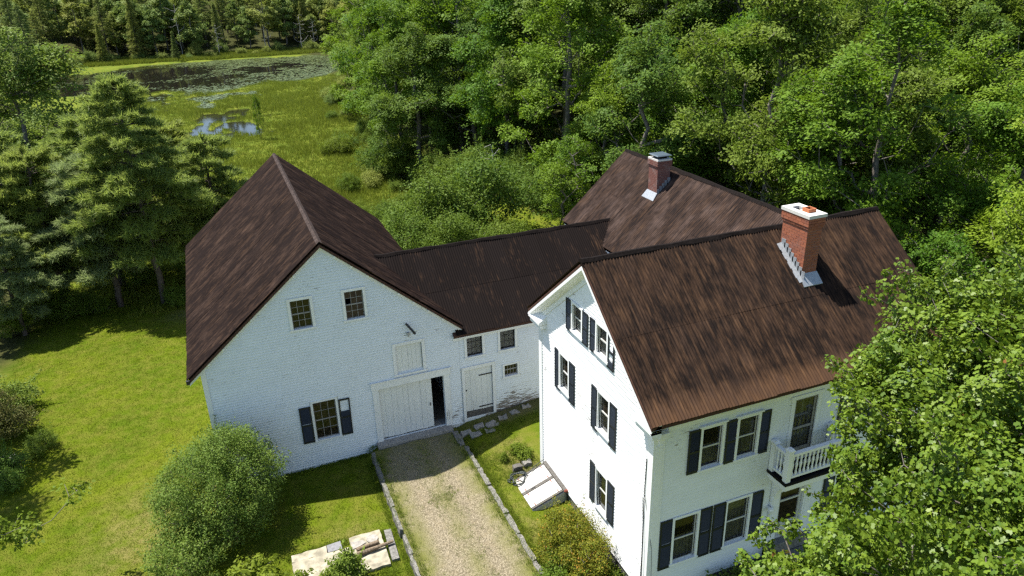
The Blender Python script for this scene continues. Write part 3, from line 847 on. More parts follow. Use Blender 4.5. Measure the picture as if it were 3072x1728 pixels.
for ya, za, yb, zb_ in ((CYR, CZR, CYE, CZE), (CYR, CZR, 2 * CYR - CYE, CZE)):
    rf.add([(xl, ya, za - .02), (12.2, ya, za - .02), (11.6, yb, zb_ - .02), (xl, yb, zb_ - .02), (xl, ya, za - .12), (12.2, ya, za - .12), (11.6, yb, zb_ - .12), (xl, yb, zb_ - .12)],
           [(0, 1, 2, 3), (4, 7, 6, 5), (0, 4, 5, 1), (1, 5, 6, 2), (2, 6, 7, 3), (3, 7, 4, 0)])
rfo = rf.build('roof', 'deck', shed, label='nearly black corrugated roof of the link')
cv = Vector((0, -1, -CSL)).normalized(); clv = math.hypot(CYR - CYE, CZR - CZE)
def cutc(u):
    x = .62 + u
    if x > 3.5: return None
    zb_ = BZR - BSL * (x + .42 - BXR) - .3
    return max(0, (CZR - zb_) / (CZR - CZE) * clv)
roof_plane(rfo, V3(.62, CYR, CZR), (1, 0, 0), 11.9, cv, clv + .03, 2, 'roof_conn', seed=3, cut=cutc)
roof_plane(rfo, V3(3.4, CYR, CZR), (1, 0, 0), 9.0, (0, 1, -CSL), clv + .03, 2, 'roof_conn', seed=4)
def wavy_cap(parent, p0, p1, mat, n=26, w=.11, drop=.75, seed=0, amp=.02):
    r = random.Random(seed); p0 = Vector(p0); p1 = Vector(p1); d = p1 - p0; sdv = d.cross(Vector((0, 0, 1))).normalized()
    b = MB(); rows = []
    for i in range(n + 1):
        c = p0 + d * (i / n) + Vector((0, 0, r.uniform(-amp, amp)))
        wl = w * r.uniform(.8, 1.25); wr = w * r.uniform(.8, 1.25)
        k = len(b.V)
        for off, z in ((-wl, -drop * wl), (-.04, .015), (.04, .015), (wr, -drop * wr)): b.V.append(tuple(c + sdv * off + Vector((0, 0, z))))
        for off, z in ((-wl, -drop * wl - .03), (wr, -drop * wr - .03)): b.V.append(tuple(c + sdv * off + Vector((0, 0, z))))
        rows.append(k)
    for a, c in zip(rows[:-1], rows[1:]):
        for j in range(3): b.F.append((a + j, a + j + 1, c + j + 1, c + j))
        b.F.append((a + 4, a, c, c + 4)); b.F.append((a + 3, a + 5, c + 5, c + 3))
    k = rows[-1]; b.F.append((k, k + 1, k + 2, k + 3, k + 5, k + 4)); k = rows[0]; b.F.append((k + 4, k + 5, k + 3, k + 2, k + 1, k))
    return b.build('ridge_cap', mat, parent)
wavy_cap(rfo, (.72, CYR, CZR + .10), (12.36, CYR, CZR + .10), 'ridge', seed=2)
# ------------------------------------------------------------------ rear wing
wing = thing('rear_wing', 'rear wing of the house with rust streaked corrugated roof', 'wing', (15, 2, 0))
b = MB(); b.box(11.75, 11.85, HB, 6.2, -1, 6.1); b.box(17.5, 17.6, HB, 6.2, -1, 6.1)
wv = b.build('wall', 'house_y', wing)
backing(((0, 6.25, 0), (1, 0, 0), (0, 1, 0)), 11.75, 17.6, -1, lambda u: EZR - ESL * abs(u - EXR) - .1, [], (EXR,)).build('gable_wall', 'house_x', wing)
rf = MB()
for xe in (EXE, 2 * EXR - EXE - .6):
    ze = EZR - ESL * abs(xe - EXR); ys_ = (HB - .2 if xe < EXR else HB - .2, EYB - .02)
    q = [(EXR, EZR - .02), (xe, ze - .02), (xe, ze - .13), (EXR, EZR - .13)]
    rf.add([(x, ys_[0] if i else HY + .55, z) for i, (x, z) in enumerate([q[0], q[1], q[2]])] + [(q[3][0], HY + .55, q[3][1])] + [(x, ys_[1], z) for x, z in q], [(0, 1, 2, 3), (7, 6, 5, 4), (0, 4, 5, 1), (1, 5, 6, 2), (2, 6, 7, 3)])
rfo = rf.build('roof', 'deck', wing, label='steep corrugated roof streaked with rust')
ev_ = Vector((-1, 0, -ESL)).normalized(); elv = math.hypot(EXR - EXE, EZR - EZE)
def cute(u):
    y = EYB - u - .84
    if y > HB: return None
    zh = HZR - HSL * abs(y - HY) - .45
    return max(0, (EZR - zh) / (EZR - EZE) * elv)
roof_plane(rfo, V3(EXR, EYB, EZR), (0, -1, 0), EYB - (HY + .7), ev_, elv + .02, 2, 'roof_ell', seed=5, cut=cute)
def cute2(u):
    y = EYB - u - .84
    if y > HB: return None
    zh = HZR - HSL * abs(y - HY) - .45
    return max(0, (EZR - zh) / (EZR - EZE) * elv)
roof_plane(rfo, V3(EXR, EYB, EZR), (0, -1, 0), EYB - (HY + .7), (1, 0, -ESL), elv - .75, 2, 'roof_ell', seed=6, cut=cute2)
wavy_cap(rfo, (EXR, EYB, EZR + .105), (EXR, HY + .75, EZR + .105), 'ridge', seed=4, drop=.85)
MB().box(EXE + .02, 11.74, HB - .1, EYB - .15, 6.02, 6.10).box(EXE + .0, EXE + .03, HB - .1, EYB - .15, 6.08, 6.24).build('eave_board', 'trim_clean', rfo)
# ------------------------------------------------------------------ farmhouse
house = thing('farmhouse', 'white two and a half storey farmhouse with dark shutters and rusty roof', 'house', (11, -8, -.6))
g_roof = lambda u: HZR - HSL * abs(-u - HY) - .13
V1, V2 = (5.80, 6.46, 4.41, 5.79), (8.69, 9.38, 4.41, 5.79)
V3_, V4 = (6.757, 7.42, 7.16, 8.17), (8.50, 9.15, 7.16, 8.17)
V5 = (8.69, 9.38, 1.226, 2.763)
gh = [V1, V2, V3_, V4, V5]
gw = backing(FG, -HB, -HF, .04, g_roof, gh, (-HY,)).build('gable_wall', 'house_y', house, label='sunlit gable wall of white lapped boards')
e9 = lambda h: (h[0] - .09, h[1] + .09, h[2] - .07, h[3] + .09)
clapboards(gw, FG, .05, 9.75, .121, lambda z: max(-HB, -HY - (HZR - .45 - z) / HSL), lambda z: min(-HF, -HY + (HZR - .45 - z) / HSL), [e9(h) for h in gh] + [(-HB - 1, -HB + .26, -1, 6.3), (-HF - .26, -HF + 1, -1, 6.3)], 'house_y', 0, 9, .027)
U1, U2, U3, U4 = (7.015, 7.724, 4.476, 5.92), (8.324, 9.034, 4.476, 5.92), (12.72, 13.43, 4.476, 5.92), (14.03, 14.74, 4.476, 5.92)
L1, L2, L3, L4 = (6.25, 7.09, 1.117, 2.84), (8.215, 9.07, 1.117, 2.84), (12.68, 13.53, 1.117, 2.84), (14.64, 15.5, 1.117, 2.84)
BD = (10.417, 11.317, 3.72, 6.06); ED = (10.30, 11.20, .62, 2.60)
fh = [U1, U2, U3, U4, L1, L2, L3, L4, BD, ED]
fw = backing(FH, HW + .002, HX1, .04, lambda u: 6.62, fh).build('front_wall', 'house_x', house)
clapboards(fw, FH, .05, 6.2, .121, lambda z: HW + .34, lambda z: HX1 - .3, [e9(h) for h in fh[:8]] + [(BD[0] - .13, BD[1] + .13, BD[2], BD[3] + .2), (9.9, 11.62, -1, 3.55)], 'house_x', 0, 10, .026)
MB().box(HX1 - .1, HX1, HF + .12, HB - .12, -1, 6.6).build('side_wall', 'house_y', house)
MB().box(HW + .1, HX1, HB - .1, HB, -1, 6.6).build('rear_wall', 'house_x', house)
backing(((HX1, 0, 0), (0, 1, 0), (1, 0, 0)), HF, HB, 6.4, lambda u: HZR - HSL * abs(u - HY) - .13, [], (HY,)).build('far_gable', 'house_y', house)
MB().box(HW + .12, HX1 - .12, HF + .12, HB - .12, .3, .4).box(HW + .12, HX1 - .12, HF + .12, HB - .12, 3.3, 3.4).box(HW + .12, HX1 - .12, HF + .12, HB - .12, 6.45, 6.55).build('floors', 'inner', house)
# corner pilasters and frieze
cp = MB(FH); cp.box(HW - .05, HW + .33, -.02, .05, .04, 6.02); cp.box(HW + .03, HW + .25, .05, .062, .35, 5.8); cp.box(HW - .11, HW + .39, -.02, .11, 6.02, 6.14); cp.box(HW - .14, HW + .42, -.02, .14, 6.142, 6.22)
cp.build('corner_pilaster', 'trim_clean', house)
cp = MB(FG); cp.box(-HF - .27, -HF + .0, .0, .048, .04, 6.02); cp.box(-HF - .33, -HF, .0, .10, 6.02, 6.2); cp.build('corner_pilaster', 'trim_clean', house)
cp = MB(FG); cp.box(-HB, -HB + .27, .0, .048, -.2, 6.02); cp.box(-HB - .06, -HB + .32, .0, .10, 6.02, 6.2); cp.build('corner_pilaster', 'trim_clean', house)
MB(FH).box(HX1 - .3, HX1 + .05, -.02, .05, .04, 6.2).build('corner_pilaster', 'trim_clean', house)
MB(FH).box(HW + .42, HX1, .0, .036, 6.2, 6.52).box(HW - .1, HX1 + .1, -.02, .27, 6.522, 6.58).build('frieze', 'trim_clean', house)
# roof
rf = MB()
for ye in (HEF, HEB):
    ze = HZR - HSL * abs(ye - HY)
    q = [(HY, HZR - .02), (ye, ze - .02), (ye, ze - .13), (HY, HZR - .13)]
    rf.add([(HR0 + .02, y, z) for y, z in q] + [(HR1 - .02, y, z) for y, z in q], [(0, 1, 2, 3), (7, 6, 5, 4), (0, 4, 5, 1), (1, 5, 6, 2), (2, 6, 7, 3)])
rfo = rf.build('roof', 'deck', house, label='rusty corrugated roof of the main house')
hlv = math.hypot(HY - HEF, HZR - HZE)
roof_plane(rfo, V3(HR0, HY, HZR), (1, 0, 0), HR1 - HR0, (0, -1, -HSL), hlv + .03, 2, 'roof_house', seed=7, pitch=.112)
roof_plane(rfo, V3(HR0, HY, HZR), (1, 0, 0), HR1 - HR0, (0, 1, -HSL), hlv + .03, 2, 'roof_house', seed=8, pitch=.112)
wavy_cap(rfo, (HR0 - .02, HY, HZR + .10), (HR1 + .02, HY, HZR + .10), 'ridge', seed=6, n=30, w=.11)
# raking cornice on the gable, with returns
for s_, ue in ((-1, -HEB), (1, -HEF)):
    c = MB(FG); ur = -HY
    def sec(u): z = HZR - HSL * abs(-u - HY) - .135; return [(u, .0, z), (u, .34, z), (u, .34, z - .13), (u, .24, z - .22), (u, .05, z - .30), (u, .0, z - .30)]
    a_, b_ = sec(ur), sec(ue)
    c.add(a_ + b_, [(0, 1, 7, 6), (1, 2, 8, 7), (2, 3, 9, 8), (3, 4, 10, 9), (4, 5, 11, 10), (0, 5, 4, 3, 2, 1), (6, 7, 8, 9, 10, 11)])
    c.build('rake_cornice', 'trim_clean', rfo)
    f_ = MB(FG); zr_, ze_ = HZR - .44, HZR - HSL * abs(-ue - HY) - .44
    f_.prism([(ur, zr_), (ue, ze_), (ue, ze_ - .22), (ur, zr_ - .22)], .026, .05); f_.build('rake_frieze', 'house_y', rfo)
    r_ = MB(FG); i0, i1 = (ue, ue + 1.0) if s_ < 0 else (ue - 1.0, ue)
    r_.box(i0, i1, .0, .34, 6.42, 6.50); r_.box(min(i0, i1) + .04, max(i0, i1) - .04, .0, .27, 6.22, 6.418)
    r_.add([(i0, 0, 6.74), (i1, 0, 6.74), (i1, .35, 6.502), (i0, .35, 6.502), (i0, 0, 6.502), (i1, 0, 6.502)], [(0, 3, 2, 1), (0, 4, 3), (1, 2, 5), (3, 4, 5, 2)])
    r_.build('cornice_return', 'trim_clean', rfo)
# windows and shutters
hk = dict(trim=.085, glass=('glass_house', 'screen'), sashmat='sash', trimmat='trim_clean', head=False)
for i, h in enumerate(gh): window(house, FG, *h, 1, 2, seed=20 + i, **{**hk, 'glass': ('glass_house', 'screen') if i != 4 else ('screen', 'glass_house')}, curtain=(0, .95))
for i, h in enumerate(fh[:8]): window(house, FH, *h, 1, 2, seed=30 + i, **{**hk, 'head': i < 4, 'glass': 'glass_house'}, curtain=(0, .5) if i % 2 == 0 else (0., .97))
for u, z, w_, h_ in [(5.36, 4.22, .40, 1.62), (6.52, 4.22, .42, 1.62), (8.22, 4.22, .42, 1.62), (9.44, 4.22, .42, 1.62), (6.28, 7.03, .40, 1.18), (7.47, 7.03, .40, 1.18), (8.03, 7.03, .40, 1.18), (8.22, 1.19, .42, 1.63), (9.44, 1.19, .44, 1.63)]:
    shutter(house, FG, u, z, w_, h_, lean=rnd.uniform(-.03, .06))
shutter(house, FG, 9.19, 6.99, .40, 1.18, broken=.75, tilt=-.03, label='broken shutter with most slats missing')
for u, z, w_, h_ in [(6.53, 4.43, .42, 1.55), (7.87, 4.42, .42, 1.56), (9.10, 4.42, .40, 1.56), (12.26, 4.42, .42, 1.56), (13.5, 4.42, .42, 1.56), (5.74, 1.0, .46, 1.91), (7.18, 1.0, .46, 1.91), (7.69, 1.0, .46, 1.91), (9.13, 1.0, .47, 1.91), (12.16, 1.0, .45, 1.91), (13.62, 1.0, .46, 1.91)]:
    shutter(house, FH, u, z, w_, h_, lean=rnd.uniform(-.02, .03))
# balcony door
d_ = MB(FH); t = .13
d_.box(BD[0] - t, BD[0], -.06, .045, BD[2], BD[3] + .1); d_.box(BD[1], BD[1] + t, -.06, .045, BD[2], BD[3] + .1); d_.box(BD[0] - t - .05, BD[1] + t + .05, -.06, .06, BD[3] + .002, BD[3] + .13)
bd = d_.build('balcony_door', 'trim_clean', house)
d_ = MB(FH); a, c = BD[0] + .0, BD[1]
d_.box(a, a + .09, -.06, -.02, BD[2], BD[3]); d_.box(c - .09, c, -.06, -.02, BD[2], BD[3])
for z0_, z1_ in ((BD[2], BD[2] + .45), (4.88, 4.97), (BD[3] - .1, BD[3])): d_.box(a + .09, c - .09, -.058, -.022, z0_, z1_)
d_.build('screen_frame', 'sash_dark', bd)
for z0_, z1_ in ((BD[2] + .45, 4.88), (4.97, BD[3] - .1)): MB(FH).box(a + .09, c - .09, -.045, -.04, z0_, z1_).build('pane', 'glass_house', bd)
idr = MB(FH).box(a, c, -.16, -.10, BD[2], 4.75).box(a, a + .16, -.16, -.10, 4.751, BD[3]).box(c - .16, c, -.16, -.10, 4.751, BD[3]).box(a + .16, c - .16, -.16, -.10, BD[3] - .16, BD[3]).box((a + c) / 2 - .03, (a + c) / 2 + .03, -.15, -.11, 4.751, BD[3] - .161).box(a + .16, c - .16, -.149, -.111, 5.3, 5.35).build('inner_door', 'trim_clean', bd)
MB(FH).box(a + .1, c - .1, -.24, -.22, 4.3, BD[3]).build('curtain', 'curtain', bd)
# balcony
bx0, bx1, by = 9.62, 12.12, -12.87
bal = MB().box(bx0, bx1, by, HF - .03, 3.60, 3.70).build('balcony', 'black', house)
MB().box(bx0 + .05, bx1 - .05, by + .05, HF - .03, 3.42, 3.598).box(bx0 + .12, bx1 - .12, by + .12, HF - .03, 3.30, 3.418).build('cornice', 'trim_clean', bal)
pm = MB(); pm.box(-.085, .085, -.085, .085, 0, 1.14); pm.box(-.11, .11, -.11, .11, 1.14, 1.18); pm.hexa([(-.11, -.11, 1.18), (.11, -.11, 1.18), (.11, .11, 1.18), (-.11, .11, 1.18), (-.06, -.06, 1.24), (.06, -.06, 1.24), (.06, .06, 1.24), (-.06, .06, 1.24)])
pm = pm.mesh('post', 'trim_clean')
for x, y in ((bx0 + .12, by + .12), (bx1 - .12, by + .12)): link('post', pm, bal, loc=(x, y, 3.705))
link('post', pm, bal, loc=(bx0 + .12, HF - .13, 3.60)); link('post', pm, bal, loc=(bx1 - .12, HF - .13, 3.60))
for z0_, z1_, w_ in ((4.62, 4.71, .07), (3.80, 3.88, .05)):
    MB().box(bx0 + .21, bx1 - .21, by + .12 - w_, by + .12 + w_, z0_, z1_).build('rail', 'trim_clean', bal)
    for x in (bx0 + .12, bx1 - .12): MB().box(x - w_, x + w_, by + .21, HF - .22, z0_, z1_).build('rail', 'trim_clean', bal)
bm_ = MB(); prof = [(0, .038), (.12, .038), (.16, .024), (.24, .030), (.38, .046), (.48, .030), (.53, .024), (.58, .038), (.74, .038)]
for (z0_, r0), (z1_, r1) in zip(prof[:-1], prof[1:]): bm_.tube((0, 0, z0_), (0, 0, z1_), r0, r1, 8, False)
bm_ = bm_.mesh('baluster', 'trim_clean', True)
n = 13
for i in range(n): link('baluster', bm_, bal, loc=(bx0 + .21 + (bx1 - bx0 - .42) * (i + .5) / n, by + .12, 3.88))
for x in (bx0 + .12, bx1 - .12):
    for i in range(3): link('baluster', bm_, bal, loc=(x, by + .21 + .43 * (i + .5) / 3, 3.88))
# entry under the balcony
en = MB(FH)
for a, c in ((9.93, 10.25), (11.27, 11.59)):
    en.box(a, c, 0, .12, .25, 3.3); en.box(a - .03, c + .03, 0, .17, .1, .5); en.box(a + .07, c - .07, .12, .135, .6, 1.5); en.box(a + .07, c - .07, .12, .135, 1.6, 2.4)
en.box(10.25, 11.27, 0, .10, 2.62, 3.3)
ent = en.build('entry_surround', 'trim_clean', house)
for a in (9.97, 11.31):   # arched brackets that carry the balcony
    br = MB(FH); arc = [(.12, 2.2)] + [(.12 + .60 * (1 - math.cos(t_)), 2.2 + 1.05 * math.sin(t_)) for t_ in [i * math.pi / 16 for i in range(1, 9)]]
    poly = arc + [(.72, 3.3), (.12, 3.3)]
    vs = [(a, n_, z) for n_, z in poly] + [(a + .2, n_, z) for n_, z in poly]; k_ = len(poly)
    br.add(vs, [tuple(range(k_)), tuple(range(2 * k_ - 1, k_ - 1, -1))] + [(i, i + k_, (i + 1) % k_ + k_, (i + 1) % k_) for i in range(k_)])
    br.build('bracket', 'trim_clean', ent)
sc_ = MB(FH); a, c = ED[0] - .03, ED[1] + .05
sc_.box(a, a + .10, -.04, .03, ED[2], ED[3]); sc_.box(c - .10, c, -.04, .03, ED[2], ED[3])
for z0_, z1_ in ((ED[2], .72), (1.18, 1.27), (2.13, 2.2), (ED[3] - .07, ED[3])): sc_.box(a + .1, c - .1, -.038, .028, z0_, z1_)
ed = sc_.build('screen_door', 'sash', house)
MB(FH).box(a + .1, c - .1, -.02, -.012, .72, 1.18).build('kick_panel', 'sash', ed)
MB(FH).box(a + .1, c - .1, -.02, -.012, 1.27, 2.13).build('mesh_panel', 'screen', ed)
MB(FH).box(a + .1, c - .1, -.02, -.012, 2.2, ED[3] - .07).build('mesh_panel', 'screen', ed)
MB(FH).box(9.9, 11.62, -.05, .3, .0, .62).build('threshold', 'granite', ent)
gl = MB().tube((9.88, HF - .02, 2.12), (9.88, HF - .12, 2.12), .04, .05, 8); 
for (za, ra), (zb_, rb) in zip([(-.1, .02), (-.06, .08), (0, .1), (.06, .08)], [(-.06, .08), (0, .1), (.06, .08), (.1, .02)]): gl.tube((9.88, HF - .16, 2.1 + za), (9.88, HF - .16, 2.1 + zb_), ra, rb, 10, False)
gl.build('porch_light', 'trim_clean', ent)
stone('door_step', 9.95, 11.6, -13.0, -12.30, -1.0, -.1, 'granite', house, .015, 60)
stone('door_step', 10.1, 11.4, -12.62, -12.31, -.9, .22, 'granite', house, .012, 61)
# granite foundation
k_ = 0
for a in np.arange(3.95, 11.9, 1.13):
    stone('foundation_block', HW + .03, HW + .4, -min(a + 1.11, 11.93), -a, -1.6, .035, 'granite', house, .008, 70 + k_); k_ += 1
for a in np.arange(5.42, 16.5, 1.25):
    stone('foundation_block', a, min(a + 1.23, 16.6), HF + .03, HF + .35, -1.6, .035, 'granite', house, .008, 90 + k_); k_ += 1
# cellar bulkhead against the gable wall
y0, y1 = -4.42, -6.34
xw, zw, xo, zo = HW - .03, .13, 3.93, -.36
def slope(x): return zo + (zw - zo) * (x - xo) / (xw - xo)
bk = MB()
for ya in (y0, y1 + .07): bk.add([(xw, ya, slope(xw) - .03), (xo, ya, zo - .03), (xo, ya, -1.0), (xw, ya, -1.0), (xw, ya - .07, slope(xw) - .03), (xo, ya - .07, zo - .03), (xo, ya - .07, -1.0), (xw, ya - .07, -1.0)], [(0, 1, 2, 3), (7, 6, 5, 4), (0, 4, 5, 1), (1, 5, 6, 2), (2, 6, 7, 3), (3, 7, 4, 0)])
bk.box(xo - .05, xo + .02, y1, y0, -1.0, zo - .04)
bkh = bk.build('cellar_bulkhead', 'bulk', house, label='weathered white sloping cellar doors')
def slab(ya, yb, xa, xb, t0, t1, mat, name, par):
    q = []
    for t in (t0, t1):
        q += [(xa, ya, slope(xa) + t), (xb, ya, slope(xb) + t), (xb, yb, slope(xb) + t), (xa, yb, slope(xa) + t)]
    o = MB().hexa(q).build(name, mat, par); return o
slab(y0 + .02, y1 - .02, xw - .12, xw + .02, -.02, .07, 'greywood', 'header_board', bkh)
ym = (y0 + y1) / 2
for a, c in ((y0 - .10, ym + .08), (ym - .08, y1 + .12)):
    lf_ = slab(a, c, xo, xw - .13, -.01, .018, 'bulk', 'door_leaf', bkh)
    n = 4
    for i in range(n): slab(a + (c - a) * i / n - .004, a + (c - a) * (i + 1) / n + .004, xo - .02, xw - .14, .02, .043 + rnd.uniform(-.004, .004), 'bulk', 'plank', lf_)
    for xx in (xo + .15, xw - .30):
        slab(a - .0, a - .12 if c > a else a - .12, xx, xx + .03, .047, .056, 'redbit', 'hinge', lf_)
        slab(c + .12, c, xx, xx + .03, .047, .056, 'redbit', 'hinge', lf_)
slab(ym + .07, ym - .07, xo - .02, xw - .14, .03, .062, 'greywood', 'batten', bkh)
for ya in (y0 - .05, y1 + .06): slab(ya + .04, ya - .04, xo - .02, xw - .14, .03, .055, 'greywood', 'batten', bkh)
slab(ym + .02, ym - .02, xo + .35, xo + .52, .064, .085, 'iron', 'handle', bkh)
MB().tube((HW - .06, -6.42, .16), (HW - .14, -6.42, .2), .07, .05, 8).build('pipe_cap', 'redbit', house)
MB().tube((HW - .05, -6.42, -.7), (HW - .05, -6.42, .13), .03, .03, 8).build('downpipe', 'iron', house)
MB().tube((HW - .10, -10.28, -1.2), (HW - .10, -10.28, .16), .03, .03, 8).tube((HW - .10, -10.28, .1), (HW - .14, -9.98, .18), .025, .025, 6).build('filler_pipe', 'iron', house)
cb = MB(); cb.path([(HW - .06, -11.72, 5.2), (HW - .07, -11.70, 3.7), (HW - .06, -11.74, 1.6), (HW - .06, -11.72, .1)], .014, 6)
cb.path([(HW - .09, -11.66, 3.75), (HW - .10, -11.80, 2.4), (HW - .09, -11.86, .2)], .008, 5); cb.build('service_cable', 'iron', house)
cb = MB(); cb.path([(HW - .08, -11.75, 3.9), (HW + .05, HF - .12, 2.0), (HW + .12, HF - .14, -.4)], .007, 5); cb.build('service_cable', 'iron', house)
MB().box(HW - .09, HW - .03, -11.79, -11.65, .15, .4).build('meter_box', 'lead', house)

# chimneys ---------------------------------------------------------
def chimney(parent, x0, x1, y0, y1, roofz, top, bm, per_brick, e=.0915, bl=.232):
    core = MB().box(x0 + .012, x1 - .012, y0 + .012, y1 - .012, min(roofz(x0, y0), roofz(x1, y1), roofz(x0, y1)) - .6, top).build('chimney', 'mortar', parent)
    zlow = min(roofz(x0, y0), roofz(x1, y0), roofz(x0, y1)) - .25
    meshes = {}
    def bmesh_(dx, dy, h):
        k = (round(dx, 3), round(dy, 3), round(h, 3))
        if k not in meshes:
            meshes[k] = MB().box(-dx / 2, dx / 2, -dy / 2, dy / 2, -h / 2, h / 2).mesh('brick', bm)
        return meshes[k]
    rest = MB(); nc = int((top - zlow) / e); j_ = .012
    for c in range(nc):
        zc = top - (c + .5) * e
        out = .0
        if c in (0, 1, 2): out = .055
        elif c == 3: out = .03
        for face in 'WSEN':
            horiz = face in 'SN'
            L0, L1 = (x0 - out, x1 + out) if horiz else (y0 - out, y1 + out)
            segs = []; t = L0 - (bl / 2 if c % 2 else 0)
            while t < L1 - .02:
                a_, b_ = max(t, L0), min(t + bl, L1)
                if b_ - a_ > .05: segs.append((a_, b_))
                t += bl
            for a_, b_ in segs:
                m_ = (a_ + b_) / 2; d_ = .06
                if horiz: px, py, dx, dy = m_, (y0 - out + d_ / 2 if face == 'S' else y1 + out - d_ / 2), b_ - a_ - j_, d_
                else: px, py, dx, dy = (x0 - out + d_ / 2 if face == 'W' else x1 + out - d_ / 2), m_, d_, b_ - a_ - j_
                if horiz: dx = min(dx, x1 - x0 - .02)
                if zc < roofz(px, py) - .1: continue
                h_ = e - j_
                if not horiz: dy -= .0
                if per_brick and face in 'WS':
                    o = link('brick', bmesh_(dx, dy, h_), core, loc=(px + rnd.uniform(-.002, .002), py + rnd.uniform(-.002, .002), zc))
                else: rest.box(px - dx / 2, px + dx / 2, py - dy / 2, py + dy / 2, zc - h_ / 2, zc + h_ / 2)
    rest.build('brickwork', bm, core, kind='stuff')
    return core
hz = lambda x, y: HZR - HSL * abs(y - HY)
CX0, CX1, CY0, CY1 = 12.30, 12.88, -9.61, -8.45
ch2 = chimney(house, CX0, CX1, CY0, CY1, hz, 10.93, 'brick', True)
o_ = .075
cp = MB(); zt0, zt1 = 10.932, 11.04
cp.box(CX0 - o_, CX1 + o_, CY0 - o_, -8.98, zt0, zt1); cp.box(CX0 - o_, CX1 + o_, -8.60, CY1 + o_, zt0, zt1); cp.box(CX0 - o_, CX0 + .12, -8.98, -8.60, zt0, zt1); cp.box(CX1 - .12, CX1 + o_, -8.98, -8.60, zt0, zt1)
cp.build('cap', 'cap', ch2)
MB().box(CX0 + .12, CX1 - .12, -8.98, -8.60, 10.5, 10.935).build('flue_hole', 'black', ch2)
fl = MB()
for a, b_, c, d in ((CX0 + .14, CX1 - .14, -9.40, -9.36), (CX0 + .14, CX1 - .14, -9.14, -9.10), (CX0 + .14, CX0 + .18, -9.36, -9.14), (CX1 - .18, CX1 - .14, -9.36, -9.14)): fl.box(a, b_, c, d, 11.04, 11.16)
fl.build('clay_flue', 'clay', ch2)
MB().box(CX0 + .18, CX1 - .18, -9.36, -9.14, 11.041, 11.05).build('flue_hole', 'black', ch2)
# stepped lead flashing, one plate per step
for i in range(8):
    ya = CY1 - .06 - i * .147; yb = ya - .20
    zr_ = hz(0, min(ya, CY1))
    MB().hexa([(CX0 - .016, yb, hz(0, yb) + .02), (CX0 - .016, ya, hz(0, ya) + .02), (CX0 - .003, ya, hz(0, ya) + .02), (CX0 - .003, yb, hz(0, yb) + .02),
               (CX0 - .016, yb, hz(0, ya) + .28 - .0), (CX0 - .016, ya, hz(0, ya) + .28), (CX0 - .003, ya, hz(0, ya) + .28), (CX0 - .003, yb, hz(0, ya) + .28)]).build('flashing_plate', 'lead', ch2)
    MB().hexa([(CX0 - .20 + .03 * (i % 2), yb, hz(0, yb) + .085), (CX0, yb, hz(0, yb) + .10), (CX0, ya, hz(0, ya) + .10), (CX0 - .20 + .03 * (i % 2), ya, hz(0, ya) + .085),
               (CX0 - .20 + .03 * (i % 2), yb, hz(0, yb) + .097), (CX0, yb, hz(0, yb) + .125), (CX0, ya, hz(0, ya) + .125), (CX0 - .20 + .03 * (i % 2), ya, hz(0, ya) + .097)]).build('flashing_plate', 'lead', ch2)
ys0 = CY0 - .28
MB().hexa([(CX0 - .1, ys0, hz(0, ys0) + .09), (CX1 + .1, ys0, hz(0, ys0) + .09), (CX1 + .03, CY0 - .005, hz(0, CY0) + .05), (CX0 - .03, CY0 - .005, hz(0, CY0) + .05),
           (CX0 - .1, ys0, hz(0, ys0) + .11), (CX1 + .1, ys0, hz(0, ys0) + .11), (CX1 + .03, CY0 - .005, hz(0, CY0) + .24), (CX0 - .03, CY0 - .005, hz(0, CY0) + .24)]).build('flashing_apron', 'lead', ch2)
ez = lambda x, y: EZR - ESL * abs(x - EXR)
DX0, DX1, DY0, DY1 = 13.87, 14.55, 1.66, 2.42
ch1 = chimney(wing, DX0, DX1, DY0, DY1, ez, 10.16, 'brick_old', False, .08, .22)
MB().box(DX0 - .045, DX1 + .045, DY0 - .045, DY1 + .045, 10.162, 10.24).build('cap', 'cap', ch1)
MB().box(DX0 + .12, DX1 - .12, DY0 + .14, DY1 - .14, 10.24, 10.38).build('flue_screen', 'black', ch1)
cp = MB(); a, b_, c, d = DX0 - .05, DX1 + .05, DY0 - .02, DY1 + .02
cp.hexa([(a, c, 10.38), (b_, c, 10.38), (b_, d, 10.38), (a, d, 10.38), (a + .06, c + .06, 10.42), (b_ - .06, c + .06, 10.42), (b_ - .06, d - .06, 10.42), (a + .06, d - .06, 10.42)])
cp.build('rain_cover', 'copper', ch1)
xs0 = DX0 - .26
MB().hexa([(xs0, DY0 - .12, ez(xs0, 0) + .09), (DX0 - .004, DY0 - .05, ez(DX0, 0) + .05), (DX0 - .004, DY1 + .05, ez(DX0, 0) + .05), (xs0, DY1 + .12, ez(xs0, 0) + .09),
           (xs0, DY0 - .12, ez(xs0, 0) + .11), (DX0 - .004, DY0 - .05, ez(DX0, 0) + .20), (DX0 - .004, DY1 + .05, ez(DX0, 0) + .20), (xs0, DY1 + .12, ez(xs0, 0) + .11)]).build('flashing_apron', 'lead', ch1)
for i in range(5):
    xa = DX0 + i * .136; xb = xa + .16
    MB().hexa([(xa, DY0 - .015, ez(xa, 0) + .02), (xb, DY0 - .015, ez(xb, 0) + .02), (xb, DY0 - .003, ez(xb, 0) + .02), (xa, DY0 - .003, ez(xa, 0) + .02),
               (xa, DY0 - .015, ez(xb, 0) + .24), (xb, DY0 - .015, ez(xb, 0) + .24), (xb, DY0 - .003, ez(xb, 0) + .24), (xa, DY0 - .003, ez(xb, 0) + .24)]).build('flashing_plate', 'lead', ch1)

